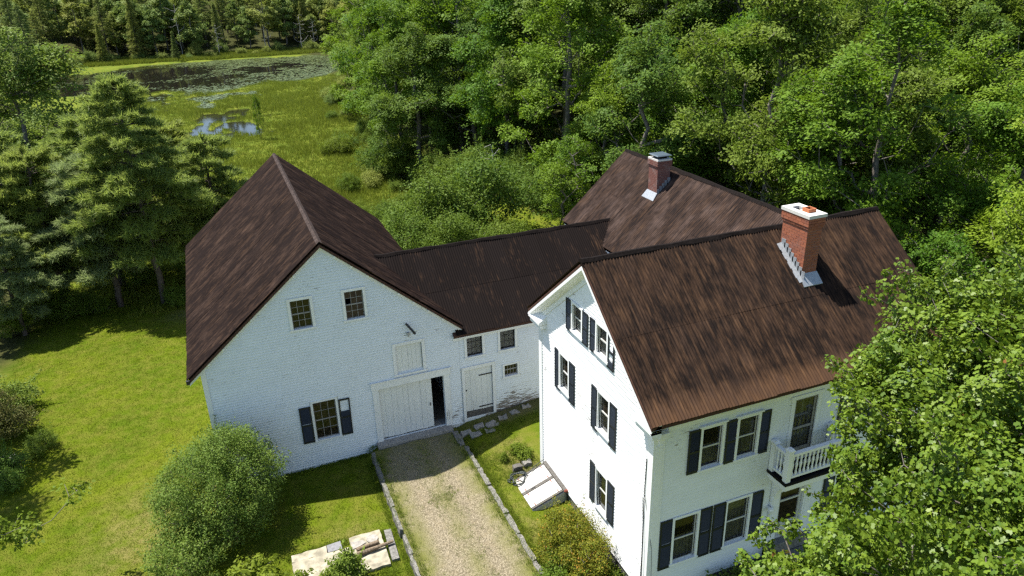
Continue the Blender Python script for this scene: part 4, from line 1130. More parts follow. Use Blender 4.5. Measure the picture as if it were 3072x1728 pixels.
# ------------------------------------------------------------------ small things in the yard
def gz_(x, y): return float(ground_z(np.array([x]), np.array([y]))[0])
zs = -.41
def slabthing(name, poly, z0, z1, mat, label, cat, group=None):
    b = MB(); k = len(poly)
    b.add([(x, y, z0) for x, y in poly] + [(x, y, z1) for x, y in poly], [tuple(range(k - 1, -1, -1)), tuple(range(k, 2 * k))] + [(i, (i + 1) % k, (i + 1) % k + k, i + k) for i in range(k)])
    o = b.build(name, mat); o['label'] = label; o['category'] = cat
    if group: o['group'] = group
    return o
for (xa, xb, ya, yb, zt_, lab_) in [(-4.86, -2.83, -6.58, -5.44, .03, 'large pale concrete slab nearest the weeds'), (-4.84, -3.63, -5.42, -5.04, .025, 'narrow pale concrete slab beside the dark flat stone'), (-2.79, -1.67, -6.86, -4.99, .055, 'concrete slab with two logs lying on it')]:
    r_ = stone('concrete_slab', xa, xb, ya, yb, -.75, zs + zt_, 'concrete', None, .016, int(-xa * 37)); r_['label'] = lab_; r_['category'] = 'slab'
slabthing('stone_slab', [(-1.52, -5.12), (-1.27, -5.14), (-1.34, -6.72), (-1.6, -6.72)], -.7, zs + .06, 'granite', 'narrow granite slab beside the concrete slab', 'slab')
slabthing('slate_tile', [(-3.60, -5.02), (-3.10, -4.98), (-3.10, -5.40), (-3.60, -5.40)], -.7, zs + .02, 'slate', 'dark flat stone let into the slab edge', 'stone')
slabthing('well_cover', [(-2.02 + .21 * math.cos(i * math.pi / 10), -5.42 + .21 * math.sin(i * math.pi / 10)) for i in range(20)], zs + .05, zs + .11, 'concrete_dark', 'round grey cover set in the concrete slab', 'cover')
slabthing('cement_patch', [(-2.76, -5.30), (-2.35, -5.36), (-2.25, -5.52), (-2.5, -5.62), (-2.76, -5.68)], zs + .05, zs + .098, 'concrete_dark', 'grey cement patch on the slab corner', 'patch')
def log(pts, r0, r1, label):
    b = MB(); n = len(pts)
    for i in range(n - 1): b.tube(pts[i], pts[i + 1], r0 + (r1 - r0) * i / (n - 1), r0 + (r1 - r0) * (i + 1) / (n - 1), 10, i in (0, n - 2))
    o = b.build('log', 'log', smooth=False); o['label'] = label; o['category'] = 'log'; o['group'] = 'logs on the concrete slab'
log([(-2.68, -6.08, zs + .17), (-2.2, -6.03, zs + .16), (-1.75, -5.99, zs + .17), (-1.36, -5.94, zs + .17)], .085, .05, 'longer peeled log lying across the slab edge')
log([(-2.66, -5.86, zs + .17), (-2.3, -5.80, zs + .17), (-1.84, -5.74, zs + .16)], .075, .07, 'shorter bark covered log behind the longer log')
hs = MB(); pts = []
for i in range(110):
    t = i * .36; r_ = .34 + .10 * math.sin(i * .9) + .03 * math.cos(i * 2.3)
    pts.append((4.10 + r_ * math.cos(t) + .04 * math.sin(i * .5), -4.55 + r_ * .8 * math.sin(t), -.22 + .02 * (i % 7) + .05 * math.sin(i * .37)))
pts += [(4.5, -4.62, -.03), (4.85, -4.45, .12), (5.15, -4.38, .2), (5.3, -4.35, .23)]
h_ = hs.path(pts, .014, 5).build('garden_hose', 'hose', smooth=True); h_['label'] = 'coiled dark garden hose beside the cellar doors'; h_['category'] = 'hose'
r_ = stone('boulder', 4.6, 4.95, -3.95, -3.6, -.5, -.08, 'granite', None, .05, 140); r_['label'] = 'grey block of stone at the house corner'; r_['category'] = 'stone'
r_ = stone('boulder', 4.1, 4.45, -4.05, -3.8, -.5, -.05, 'greywood', None, .05, 141); r_['label'] = 'dark stone beside the coiled hose'; r_['category'] = 'stone'
for i, (x, y, sx, sy) in enumerate([(3.2, -.75, .5, .3), (3.85, -.62, .45, .3), (4.4, -.78, .55, .35), (5.0, -.55, .4, .3), (3.5, -1.1, .5, .3), (4.15, -1.12, .4, .25), (5.6, -.45, .4, .25), (6.2, -.35, .35, .2)]):
    zz = gz_(x, y)
    r_ = stone('flat_stone', x - sx / 2, x + sx / 2, y - sy / 2, y + sy / 2, zz - .3, zz + rnd.uniform(.03, .10), 'concrete_dark', None, .05, 150 + i)
    r_['label'] = 'flat dark stone in the rubble strip under the link wall'; r_['category'] = 'stone'; r_['group'] = 'stones under the link wall'
r_ = stone('boulder', -15.9, -15.2, 5.5, 6.1, -1.1, -.35, 'granite', None, .07, 170); r_['label'] = 'pale boulder in the shade at the lawn edge'; r_['category'] = 'stone'
# ------------------------------------------------------------------ vegetation generators
def sample_lobes(r, lobes, n, shell=2.4, gap=.0, seed=0, zmin=None):
    lob = np.array(lobes, float); w = (lob[:, 3] * lob[:, 4] * lob[:, 5]) ** (2 / 3.); w /= w.sum()
    out = []
    while len(out) < n:
        k = r.choice(len(lob), p=w); d = r.normal(size=3); d /= np.linalg.norm(d)
        if d[2] < -.35 and r.rand() < .6: continue
        rad = r.rand() ** (1 / shell)
        p = lob[k, :3] + d * rad * lob[k, 3:6]
        if zmin is not None and p[2] < zmin: continue
        if gap and vnoise(p[0] + p[2] * .7, p[1] - p[2] * .5, 1.5, seed) < gap: continue
        out.append(p)
    return np.array(out)
def skeleton(r, stems, clusters, twig=.010, seg=.7, up=1.3, expo=2.3, limb_z=None):
    """stems: list of polylines from the ground; clusters are joined one by one to the nearest branch"""
    P = []; par = []
    for st in stems:
        for i, p in enumerate(st): P.append(np.array(p, float)); par.append(len(P) - 2 if i else -1)
    nst = len(P)
    ref = np.array(P)
    lowest = [0 if limb_z is None else limb_z]
    order = np.argsort([np.min(np.linalg.norm(ref - c, axis=1)) for c in clusters])
    for k in order:
        c = clusters[k]; A = np.array(P); d = np.linalg.norm(A - c, axis=1); h = np.hypot(A[:, 0] - c[0], A[:, 1] - c[1])
        cost = d + up * np.maximum(0, A[:, 2] - c[2] + .35 * h)
        if limb_z is not None: cost = cost + 50 * (A[:, 2] < limb_z)
        j = int(np.argmin(cost)); m = max(1, int(d[j] / seg)); prev = j; a = P[j]
        for i in range(1, m + 1):
            t = i / m; q = a + (c - a) * t
            if i < m: q = q + r.normal(size=3) * .06 * d[j] * .5 + np.array([0, 0, -.10 * d[j] * math.sin(math.pi * t)])
            P.append(q); par.append(prev); prev = len(P) - 1
    P = np.array(P); par = np.array(par); acc = np.zeros(len(P)); hasc = np.zeros(len(P), bool)
    for i in range(len(P) - 1, -1, -1):
        if not hasc[i]: acc[i] = twig ** expo
        if par[i] >= 0: acc[par[i]] += acc[i]; hasc[par[i]] = True
    return P, par, acc ** (1 / expo)
def tubes(P, par, rad, n=5, maxr=None, flare=1.0):
    ids = np.where(par >= 0)[0]
    a = P[par[ids]]; b = P[ids]; ra = np.minimum(rad[par[ids]], rad[ids] * 1.35 + .004); rb = rad[ids]
    if maxr is not None: ra = np.minimum(ra, maxr); rb = np.minimum(rb, maxr)
    d = b - a; L = np.linalg.norm(d, axis=1, keepdims=True) + 1e-9; d = d / L
    b = b + d * np.minimum(rb, .1)[:, None] * .5
    ref = np.where(np.abs(d[:, 2:3]) > .9, np.array([[1., 0, 0]]), np.array([[0, 0, 1.]]))
    e1 = np.cross(d, ref); e1 /= np.linalg.norm(e1, axis=1, keepdims=True); e2 = np.cross(d, e1)
    th = np.arange(n) * 2 * np.pi / n
    ring = e1[:, None, :] * np.cos(th)[None, :, None] + e2[:, None, :] * np.sin(th)[None, :, None]
    V = np.concatenate([a[:, None] + ring * ra[:, None, None], b[:, None] + ring * rb[:, None, None]], 1)
    base = np.arange(len(ids))[:, None] * (2 * n)
    i = np.arange(n)[None]; j = (np.arange(n) + 1)[None] % n
    Q = np.stack([base + i, base + j, base + j + n, base + i + n], -1).reshape(-1, 4)
    return V.reshape(-1, 3), Q
KITE = (np.array([(0, 0), (.30, .42), (0, 1.), (-.30, .42)]), np.array([0, -.10, .0, -.10]))
MAPLE = (np.array([(0, 0), (.46, .22), (.24, .44), (.30, .76), (0, 1.), (-.30, .76), (-.24, .44), (-.46, .22)]),
         np.array([0, -.15, -.05, -.14, -.2, -.14, -.05, -.15]))
def leaves(r, clusters, cr, per, size, flat=.45, shape=KITE, droop=.25, upw=.9, outw=.45, rnd_=.5, centre=None, tiplean=.25, ctilt=.45):
    n = len(clusters) * per
    C_ = np.repeat(clusters, per, 0); cr_ = np.repeat(cr * r.uniform(.7, 1.3, len(clusters)), per)
    d = r.normal(size=(n, 3)); d /= np.linalg.norm(d, axis=1, keepdims=True)
    rad = r.rand(n) ** (1 / 2.2)
    off = d * rad[:, None] * cr_[:, None]; off[:, 2] *= flat
    hr = np.hypot(off[:, 0], off[:, 1]) / cr_
    off[:, 2] -= droop * hr ** 2 * cr_
    pos = C_ + off
    out = off / (np.linalg.norm(off, axis=1, keepdims=True) + 1e-6)
    if centre is not None:
        o2 = C_ - np.array(centre); o2 /= np.linalg.norm(o2, axis=1, keepdims=True) + 1e-6; out = (out + o2) * .5
    nrm = np.array([0, 0, upw]) + out * outw + r.normal(size=(n, 3)) * rnd_
    nrm += np.repeat(r.normal(size=(len(clusters), 3)) * ctilt, per, 0)
    nrm /= np.linalg.norm(nrm, axis=1, keepdims=True)
    tip = out + r.normal(size=(n, 3)) * .6 + np.array([0, 0, -tiplean])
    tip -= nrm * np.sum(tip * nrm, 1, keepdims=True); tip /= np.linalg.norm(tip, axis=1, keepdims=True) + 1e-6
    sd = np.cross(tip, nrm)
    sz = size * r.uniform(.65, 1.25, n)
    sh, zz = shape; k = len(sh)
    V = pos[:, None] + (sd[:, None] * sh[None, :, :1] + tip[:, None] * (sh[None, :, 1:] - .3) + nrm[:, None] * zz[None, :, None]) * sz[:, None, None]
    cv = np.repeat(r.rand(len(clusters)), per)
    var = np.clip(.55 * r.rand(n) + .45 * cv, 0, 1)
    return V.reshape(-1, 3), k, np.repeat(var, k)
def crown_mesh(name, parts, mat):
    Vs, sz, lp, vr = [], [], [], []; o = 0
    for V, k, var in parts:
        Vs.append(V); m = len(V) // k; sz.append(np.full(m, k)); lp.append(np.arange(len(V)) + o); vr.append(var); o += len(V)
    return fast_mesh(name, np.concatenate(Vs), np.concatenate(sz), np.concatenate(lp), mat, np.concatenate(vr))
def trunk_mesh(P, par, rad, mat, n=5, maxr=None):
    V, Q = tubes(P, par, rad, n, maxr)
    return fast_mesh('trunk', V, np.full(len(Q), 4), Q, mat, smooth=True)
def stem_line(r, base, top, n=7, wob=.12):
    b = np.array(base, float); t = np.array(top, float)
    return [b + (t - b) * (i / n) + (r.normal(size=3) * wob * np.array([1, 1, .2]) if 0 < i else 0) for i in range(n + 1)]
PROTO = {}
def broadleaf(key, seed, H, R_, zb, mat, nclu=240, per=95, size=.20, cr=1.15, trunk_r=.24, lobes=None, gap=.28, shell=3.4, bark='bark', shape=KITE, flat=.5):
    r = np.random.RandomState(seed)
    if lobes is None:
        lobes = []; zc = (zb + H) / 2
        while len(lobes) < 36:
            d = r.normal(size=3); d /= np.linalg.norm(d); q = r.uniform(.5, .95)
            x_, y_, z_ = d[0] * R_ * q, d[1] * R_ * q, zc + d[2] * (H - zb) * .5 * q
            f_ = (z_ - zb) / (H - zb); k_ = 1.0 - .45 * max(0, f_ - .45) / .55 + (.12 if f_ < .3 else 0)
            s_ = r.uniform(.20, .38) * R_ * r.uniform(.8, 1.15)
            lobes.append((x_ * k_, y_ * k_, z_, s_, s_, s_ * r.uniform(.6, .95)))
        lobes.append((0, 0, H - R_ * .25, R_ * .25, R_ * .25, R_ * .3))
    cl = sample_lobes(r, lobes, nclu, shell, gap, seed, zb * .75)
    st = [stem_line(r, (0, 0, -.4), (r.uniform(-.5, .5), r.uniform(-.5, .5), H * .82), 9, .13)]
    P, par, rad = skeleton(r, st, cl, .014, .9, limb_z=zb * .55)
    k = trunk_r / rad[0]
    rad = np.where(rad > .05, .05 + (rad - .05) * max(.2, (trunk_r - .05) / max(rad[0] - .05, .01)), rad)
    tm = trunk_mesh(P, par, rad, MT[bark], 6)
    cm = crown_mesh('crown', [leaves(r, cl, cr, per, size, flat=flat, droop=.3, upw=.9, outw=.45, rnd_=.36, ctilt=.55, shape=shape, centre=(0, 0, zb + (H - zb) * .35))], mat)
    PROTO[key] = (tm, cm)
def shrub(key, seed, lobes, mat, nclu, per, size, cr, stems=4, gap=.22, flat=.7, spread=.3, tips=0, shell=3.2):
    r = np.random.RandomState(seed)
    cl = sample_lobes(r, lobes, nclu, shell, gap, seed, .05)
    sts = []
    for i in range(stems):
        a = i * 2 * math.pi / stems + r.rand(); l = lobes[i % len(lobes)]
        sts.append(stem_line(r, (spread * math.cos(a) * .4, spread * math.sin(a) * .4, -.2), (l[0] * .4 + spread * math.cos(a), l[1] * .4 + spread * math.sin(a), l[2] * .75), 4, .05))
    P, par, rad = skeleton(r, sts, cl, .006, .5)
    parts = [leaves(r, cl, cr, per, size, flat=flat, droop=.1, upw=.8, outw=.75, rnd_=.55)]
    if tips:     # long shoots that stand out of the crown
        tp = []
        for _ in range(tips):
            c = cl[r.randint(len(cl))]; d = c - np.array([0, 0, lobes[0][2] * .5]); d /= np.linalg.norm(d); d[2] += .35
            for t in np.linspace(.2, 1, 5): tp.append(c + d * t * cr * 1.6)
        parts.append(leaves(r, np.array(tp), cr * .22, max(4, per // 12), size, flat=1., droop=0))
    PROTO[key] = (trunk_mesh(P, par, np.minimum(rad, .07), MT['bark'], 4), crown_mesh('crown', parts, mat))
def conifer(key, seed, H, R_, zb, mat, whorl=.62, nb=6, tufts=17, nl=.24, nw=.026, per=15, droop=.12, rise=.25, power=.85, plume=.30, trunk_r=.2, bare=.3, bark='bark_pine'):
    """whorled branches carrying tufts of needles"""
    r = np.random.RandomState(seed)
    P = [np.array([0, 0, -.4])]; par = [-1]; rad = [trunk_r]; tc = []; td = []
    nt_ = 14; tr = []
    for i in range(1, nt_ + 1):
        t = i / nt_; P.append(np.array([r.normal() * .05, r.normal() * .05, H * t])); par.append(len(P) - 2); rad.append(trunk_r * (1 - t) ** .8 + .012); tr.append(len(P) - 1)
    z = zb
    while z < H * .985:
        f = (z - zb) / (H - zb); L0 = R_ * (1 - f) ** power + .25
        if f < .15: L0 *= .75 + f * 1.6
        a0 = r.rand() * 6.28
        for b_ in range(nb):
            L_ = L0 * r.uniform(.55, 1.15); a = a0 + b_ * 2 * math.pi / nb + r.normal() * .2
            ti = int(np.clip(z / H * nt_, 0, nt_ - 1)); prev = tr[ti]; p0 = np.array([0, 0, z + r.normal() * .1])
            d0 = np.array([math.cos(a), math.sin(a), 0]); sdv = np.array([-d0[1], d0[0], 0]); m = max(2, int(L_ / .6))
            steep = rise + .9 * max(0, f - .75) * 2
            P.append(p0); par.append(prev); rad.append(.018 + L_ * .006); prev = len(P) - 1
            for i in range(1, m + 1):
                t = i / m; q = p0 + d0 * L_ * t + np.array([0, 0, L_ * (steep * t - droop * t * t * 1.6)]) + sdv * r.normal() * .04 * L_
                P.append(q); par.append(prev); rad.append((.018 + L_ * .006) * (1 - t) + .006); prev = len(P) - 1
            k = max(3, int(tufts * L_ / R_ + 2))
            for _ in range(k):
                t = bare + (1 - bare) * r.rand() ** .8; w_ = .16 + .30 * t * (1.25 - t)
                q = p0 + d0 * L_ * t + np.array([0, 0, L_ * (steep * t - droop * t * t * 1.6)]) + sdv * r.uniform(-1, 1) * w_ * L_ * .75 + np.array([0, 0, r.uniform(-.02, .16)])
                dd = d0 + sdv * r.normal() * .6 + np.array([0, 0, r.uniform(.0, .5)])
                tc.append(q); td.append(dd / np.linalg.norm(dd))
        z += whorl * r.uniform(.7, 1.2) * (1 - .35 * f)
    for _ in range(6): tc.append(np.array([r.normal() * .05, r.normal() * .05, H + r.uniform(-.3, .1)])); td.append(np.array([0, 0, 1.]))
    tc = np.array(tc); td = np.array(td); n = len(tc) * per
    c = np.repeat(tc, per, 0); d = np.repeat(td, per, 0)
    v = d * .75 + r.normal(size=(n, 3)) * .55; v /= np.linalg.norm(v, axis=1, keepdims=True)
    st = c + d * r.uniform(-.5, .5, n)[:, None] * plume + r.normal(size=(n, 3)) * .05
    s = np.cross(v, r.normal(size=(n, 3)) * .55 + np.array([0, 0, 1.])); s /= np.linalg.norm(s, axis=1, keepdims=True)
    l = nl * r.uniform(.7, 1.3, n)
    V = np.stack([st - s * nw / 2, st + s * nw / 2, st + v * l[:, None]], 1).reshape(-1, 3)
    var = np.repeat(np.clip(.5 * r.rand(n) + .5 * np.repeat(r.rand(len(tc)), per), 0, 1), 3)
    PROTO[key] = (trunk_mesh(np.array(P), np.array(par), np.array(rad), MT[bark], 5), crown_mesh('crown', [(V, 3, var)], mat))
def plant(key, name, label, cat, x, y, s=1., rz=None, group=None, z=None, mat=None, tilt=0., sz=None):
    zz = gz_(x, y) if z is None else z
    e = thing(name, label, cat, (x, y, zz), group, rnd.uniform(0, 6.28) if rz is None else rz)
    e.rotation_euler.x = tilt; e.scale = (s, s, s if sz is None else sz)
    for nm, me in zip(('trunk', 'crown') if cat not in ('shrub', 'plant') else ('stems', 'foliage'), PROTO[key]):
        if me is None: continue
        o = bpy.data.objects.new(nm, me); COL.objects.link(o); o.parent = e
        if mat is not None and nm in ('crown', 'foliage'):
            o.material_slots[0].link = 'OBJECT'; o.material_slots[0].material = mat
    return e
camI = cam.matrix_world.inverted(); FPX = cam_d.lens / 36.0
def seen(x, y, z0, z1, m=.10):
    """is some of a thing of this height within the picture (with a margin)?"""
    ok = False
    for z in (z0, (z0 + z1) / 2, z1):
        c = camI @ Vector((x, y, z))
        if c.z < -1:
            u = .5 + FPX * c.x / -c.z; v = .5 - FPX * c.y / -c.z * 16 / 9
            if -m < u < 1 + m and -m < v < 1 + m: ok = True
    return ok

# prototypes
broadleaf('maple_a', 1, 16.5, 5.2, 1.0, LEAF['maple'], 800, 46, .21, .70)
broadleaf('maple_b', 2, 18.0, 4.6, 1.6, LEAF['maple'], 780, 46, .21, .70)
broadleaf('maple_d', 13, 17.0, 5.0, 1.2, LEAF['maple'], 780, 46, .22, .68, gap=.36)
broadleaf('maple_c', 3, 13.5, 4.7, .8, LEAF['maple'], 760, 46, .20, .68)
broadleaf('sapling', 4, 6.5, 2.5, .9, LEAF['maple'], 230, 40, .15, .48, .09)
conifer('pine_a', 5, 13.5, 4.7, 4.0, LEAF['pine'], whorl=.72, nb=6, tufts=80, per=15, nl=.34, nw=.058, power=.62, rise=.16, bare=.3)
conifer('pine_b', 6, 10.0, 4.0, 2.7, LEAF['pine'], whorl=.90, nb=6, tufts=80, per=15, nl=.34, nw=.058, power=.55, rise=.16, bare=.34)
conifer('pine_c', 7, 16.5, 3.4, 5.0, LEAF['farpine'], nb=5, tufts=15, per=10, nl=.42, nw=.07)
conifer('spruce', 8, 14, 2.7, .8, LEAF['farpine'], whorl=.5, nb=7, tufts=12, per=9, nl=.36, nw=.07, droop=.22, rise=.10, power=1.0, bare=.12)
broadleaf('far_a', 9, 15, 4.0, 2.2, LEAF['far'], 240, 36, .40, .85, .2)
broadleaf('far_b', 10, 13, 3.4, 1.4, LEAF['far'], 220, 36, .40, .8, .2)
shrub('thicket_a', 11, [(0, 0, 1.7, 1.7, 1.7, 1.4), (1.3, .5, 1.3, 1.2, 1.2, 1.1), (-1.2, .6, 1.4, 1.2, 1.2, 1.1), (.2, -1.2, 1.2, 1.1, 1.1, 1.0), (.2, .4, 2.7, .9, .9, 1.0)], LEAF['shrub'], 190, 75, .12, .55, 6, tips=40)
shrub('thicket_b', 12, [(0, 0, 1.1, 1.5, 1.3, 1.0), (1.2, .3, .9, .9, 1.0, .8), (-1.1, -.2, .9, 1., .9, .8)], LEAF['shrub'], 120, 70, .12, .5, 6, tips=25)
def dead_tree(key, seed, H):
    r = np.random.RandomState(seed); st = [stem_line(r, (0, 0, -.4), (.2, .1, H), 8, .08)]
    cl = np.array([[math.cos(a) * q, math.sin(a) * q, z] for a, q, z in zip(r.rand(26) * 6.28, r.uniform(.8, 2.2, 26), r.uniform(H * .25, H * .97, 26))])
    P, par, rad = skeleton(r, st, cl, .025, .6, up=.2)
    PROTO[key] = (trunk_mesh(P, par, np.minimum(rad, .16), MT['deadwood'], 5), None)
dead_tree('snag', 14, 9)

# near maple that fills the lower right of the view
LOB = [(10.26, -15.83, 10.55, 1.2), (11.0, -16.3, 10.2, 1.4), (9.3, -16.68, 9.06, 1.6), (9.55, -18.29, 9.89, 2.1), (9.19, -15.69, 8.98, .95), (8.27, -16.82, 7.54, 1.1), (8.24, -18.73, 8.55, 1.9), (11.5, -17.2, 10.7, 1.5), (6.48, -18.09, 7.08, 1.3), (5.41, -17.72, 6.39, .9), (6.38, -19.55, 7.82, 1.8), (7.0, -20.49, 8.86, 1.9), (11.16, -19.09, 10.88, 2.3), (9.18, -20.79, 9.25, 2.3), (12.9, -17.6, 11.6, 1.5), (5.52, -19.65, 6.62, 1.6), (8.6, -17.6, 6.4, 1.7), (10.6, -17.6, 7.6, 2.2), (4.75, -17.6, 5.85, .75)]
def near_maple():
    r = np.random.RandomState(21); bx, by_ = 10.2, -19.2; bz = gz_(bx, by_)
    lob = [(x - bx, y - by_, z - bz, s, s, s * .9) for x, y, z, s in LOB]
    cl = sample_lobes(r, lob, 930, 3.2, .31, 3)
    sh = []
    for _ in range(150):      # leading shoots that break the outline
        k = r.randint(len(lob)); c0 = np.array(lob[k][:3]); d = r.normal(size=3); d[2] = abs(d[2]) * .8 + .1; d /= np.linalg.norm(d)
        for t in (.9, 1.02, 1.14, 1.25): sh.append(c0 + d * lob[k][3] * t + r.normal(size=3) * .05)
    sh = np.array(sh)
    st = [stem_line(r, (0, 0, -.4), (-.2, .6, 9.0), 8, .15)]
    P, par, rad = skeleton(r, st, np.concatenate([cl, sh]), .008, .6, limb_z=2.5)
    rad = np.where(rad > .05, .05 + (rad - .05) * .22 / max(rad[0] - .05, .01), rad)
    tm = trunk_mesh(P, par, rad, MT['bark'], 6)
    cm = crown_mesh('crown', [leaves(r, cl, .40, 92, .104, flat=.75, shape=MAPLE, droop=.35, centre=(-1, 1, 8), upw=.7, outw=.5, rnd_=.5, tiplean=.9, ctilt=.55), leaves(r, sh, .17, 15, .10, flat=1., shape=MAPLE, droop=.2, upw=.6, outw=.6, rnd_=.5, tiplean=.9)], LEAF['near'])
    PROTO['near'] = (tm, cm)
    plant('near', 'maple_tree', 'large maple with reddish leaf tips close in front of the house', 'tree', bx, by_, rz=0, z=bz)
near_maple()
# round bush in front of the barn
shrub('round', 31, [(0, 0, 2.5, 2.35, 2.2, 1.9), (-.8, .2, 2.0, 1.8, 1.8, 1.6), (.9, 0, 2.1, 1.7, 1.8, 1.7), (0, -.6, 1.5, 2.0, 1.8, 1.3), (.6, .3, 3.3, 1.2, 1.2, 1.1)], LEAF['bush'], 600, 105, .080, .44, 9, .06, .85, .5, 25, 5.0)
plant('round', 'round_bush', 'big rounded grey green bush in front of the barn', 'shrub', -6.8, -2.3, .89, .3, z=-.5)
shrub('dark', 32, [(0, 0, .9, 1.2, 1.1, .9), (.8, .3, .7, .8, .8, .7), (-.8, 0, .7, .8, .8, .7)], LEAF['bush'], 130, 80, .075, .35, 6, .1, .8, .3, 20)
plant('dark', 'low_bush', 'low dark bush at the foot of the big round bush', 'shrub', -8.3, -4.6, 1.05)
shrub('gold', 33, [(0, 0, 1.0, 1.15, 1.2, 1.0), (.2, .7, 1.1, .8, .8, .9), (-.2, -.8, .9, .9, .8, .8), (-.5, .1, .7, .7, .9, .7)], LEAF['gold'], 330, 70, .065, .30, 9, .1, .9, .4, 60, 4.)
plant('gold', 'golden_shrub', 'yellow and green rounded shrub beside the house foundation', 'shrub', 4.12, -9.35, 1.0, .2)
shrub('green', 34, [(0, 0, .45, .7, .8, .5), (.5, .2, .4, .5, .5, .4)], LEAF['weed'], 70, 55, .075, .25, 6, .1, .8, .3, 12)
plant('green', 'low_shrub', 'small fresh green shrub on the driveway side of the golden shrub', 'shrub', 3.35, -10.2, 1.0)
plant('green', 'low_shrub', 'small green shrub between the golden shrub and the house corner', 'shrub', 4.75, -10.9, .9)
shrub('weed', 35, [(0, 0, .55, .9, .7, .5), (.8, .1, .5, .6, .6, .45), (-.7, .2, .4, .5, .5, .4)], LEAF['weed'], 70, 30, .17, .32, 8, .1, .6, .4)
plant('weed', 'leafy_weeds', 'bright yellow green broad leaved weeds beside the round bush', 'plant', -6.0, -6.3, 1.1)
plant('weed', 'leafy_weeds', 'broad leaved weeds in front of the pale slab', 'plant', -4.7, -7.1, .8)
shrub('feather', 36, [(0, 0, .5, .6, .55, .5), (0, 0, .9, .25, .25, .4)], LEAF['weed'], 80, 40, .09, .2, 7, .05, 1.2, .25, 10)
plant('feather', 'feathery_plant', 'feathery dark green plant before the logs', 'plant', -3.2, -7.15, 1.1, mat=LEAF['shrub'])
plant('feather', 'feathery_plant', 'small feathery plant at the bottom of the pale slab', 'plant', -3.9, -7.2, .7)
plant('feather', 'feathery_plant', 'small wild plant near the house corner and hose', 'plant', 4.0, -3.2, .32)
plant('weed', 'leafy_weeds', 'pale green weeds at the shaded back corner of the house', 'plant', 4.8, -3.2, .45)
shrub('found', 37, [(0, 0, .55, .9, .6, .5), (1.1, 0, .5, .7, .5, .45)], LEAF['shrub'], 80, 45, .11, .28, 6, .1, .8, .3, 10)
plant('found', 'foundation_shrub', 'dark leafy shrub under the front windows', 'shrub', 8.0, -12.75, 1.0, 0.1)
plant('found', 'foundation_shrub', 'leafy shrub between front windows and entry', 'shrub', 9.2, -12.8, .9, 3.2)
# left lawn edge
shrub('bronze', 38, [(0, 0, 1.8, 1.7, 1.6, 1.5), (.6, -.8, 1.2, 1.3, 1.2, 1.0), (-.6, .8, 2.4, 1.2, 1.2, 1.2), (1.2, -.4, .8, .9, .9, .7)], LEAF['red'], 230, 70, .10, .45, 7, .2, .7, .4, 30)
plant('bronze', 'bronze_shrub', 'reddish leaved shrub at the left edge of the lawn', 'shrub', -16.7, 8.6, .85, .4)
plant('thicket_b', 'green_shrub', 'green shrub behind the reddish shrub', 'shrub', -16.9, 11.0, .9, mat=LEAF['bush'])
plant('thicket_b', 'green_shrub', 'low green shrub on the lawn side of the reddish shrub', 'shrub', -14.3, 6.5, .42)
plant('sapling', 'young_tree', 'leafy tree at the left picture edge that shades the lawn', 'tree', -18.2, 6.3, 1.35, sz=2.0)
plant('thicket_b', 'green_shrub', 'low leafy shrub in the shade below the boulder', 'shrub', -15.2, 4.6, .6)
def branch_tree():
    r = np.random.RandomState(41); lob = [(1.0, .9, 3.3, .8, .5, .35), (.2, .2, 3.2, .9, .7, .5), (1.9, 1.4, 3.5, .5, .35, .25), (-.8, -.4, 3.6, 1., 1., .8)]
    cl = sample_lobes(r, lob, 70, 2.2, .3, 5)
    P, par, rad = skeleton(r, [stem_line(r, (-1.6, -1.2, -.5), (-1.0, -.5, 3.6), 6, .06)], cl, .008, .5)
    PROTO['branch'] = (trunk_mesh(P, par, np.minimum(rad, .08), MT['bark'], 5), crown_mesh('crown', [leaves(r, cl, .33, 16, .13, shape=MAPLE, flat=.5)], LEAF['weed']))
    plant('branch', 'young_maple', 'young maple whose leafy branch reaches in at the lower left corner', 'tree', -13.0, -4.0, 1., 0)
branch_tree()
# pines left of the barn
PG = 'pines beside the barn'
plant('pine_a', 'pine_tree', 'tallest dark pine beside the barn roof', 'tree', -9.6, 21.9, 1.03, 1.0, PG)
plant('pine_b', 'pine_tree', 'blue green pine in front of the tall pine', 'tree', -12.2, 23.0, 1.0, 2.0, PG, mat=LEAF['bluepine'])
plant('pine_b', 'pine_tree', 'spreading pine right behind the barn roof', 'tree', -5.6, 25.0, 1.0, .4, PG)
plant('pine_b', 'pine_tree', 'pine between the tall pine and the spreading pine behind the barn', 'tree', -8.0, 28.0, 1.1, 1.4, PG)
plant('pine_b', 'pine_tree', 'pine at the far left behind the lawn', 'tree', -15.6, 25.0, 1.05, 3.0, PG)
plant('pine_b', 'pine_tree', 'low blue green pine at the left picture edge', 'tree', -17.2, 20.6, .72, 4.1, PG, mat=LEAF['bluepine'])
plant('pine_b', 'pine_tree', 'pine between the tall pine and the leafy tree', 'tree', -12.6, 28.5, 1.2, 5.1, PG)
plant('pine_b', 'pine_tree', 'pine below the leafy tree at the left picture edge', 'tree', -17.8, 27.0, 1.15, .7, PG)
plant('maple_c', 'leafy_tree', 'dense rounded leafy tree behind the pines at left', 'tree', -18.2, 42.5, 1.35, .2, mat=LEAF['bush'])
plant('maple_c', 'leafy_tree', 'leafy tree at the left edge above the pines', 'tree', -22.5, 47, 1.3, 1.2, mat=LEAF['bush'])
plant('maple_a', 'leafy_tree', 'leafy tree behind the rounded tree at the left side of the pond', 'tree', -23.5, 60, .95, 2.2, mat=LEAF['bush'])
plant('pine_a', 'pine_tree', 'dark pine standing at the right shore of the pond', 'tree', 25.5, 137, 1.0, .3)
plant('sapling', 'sapling', 'leafy sapling between the pines and the marsh', 'tree', -10.5, 34, .9, 2.2, mat=LEAF['shrub'])
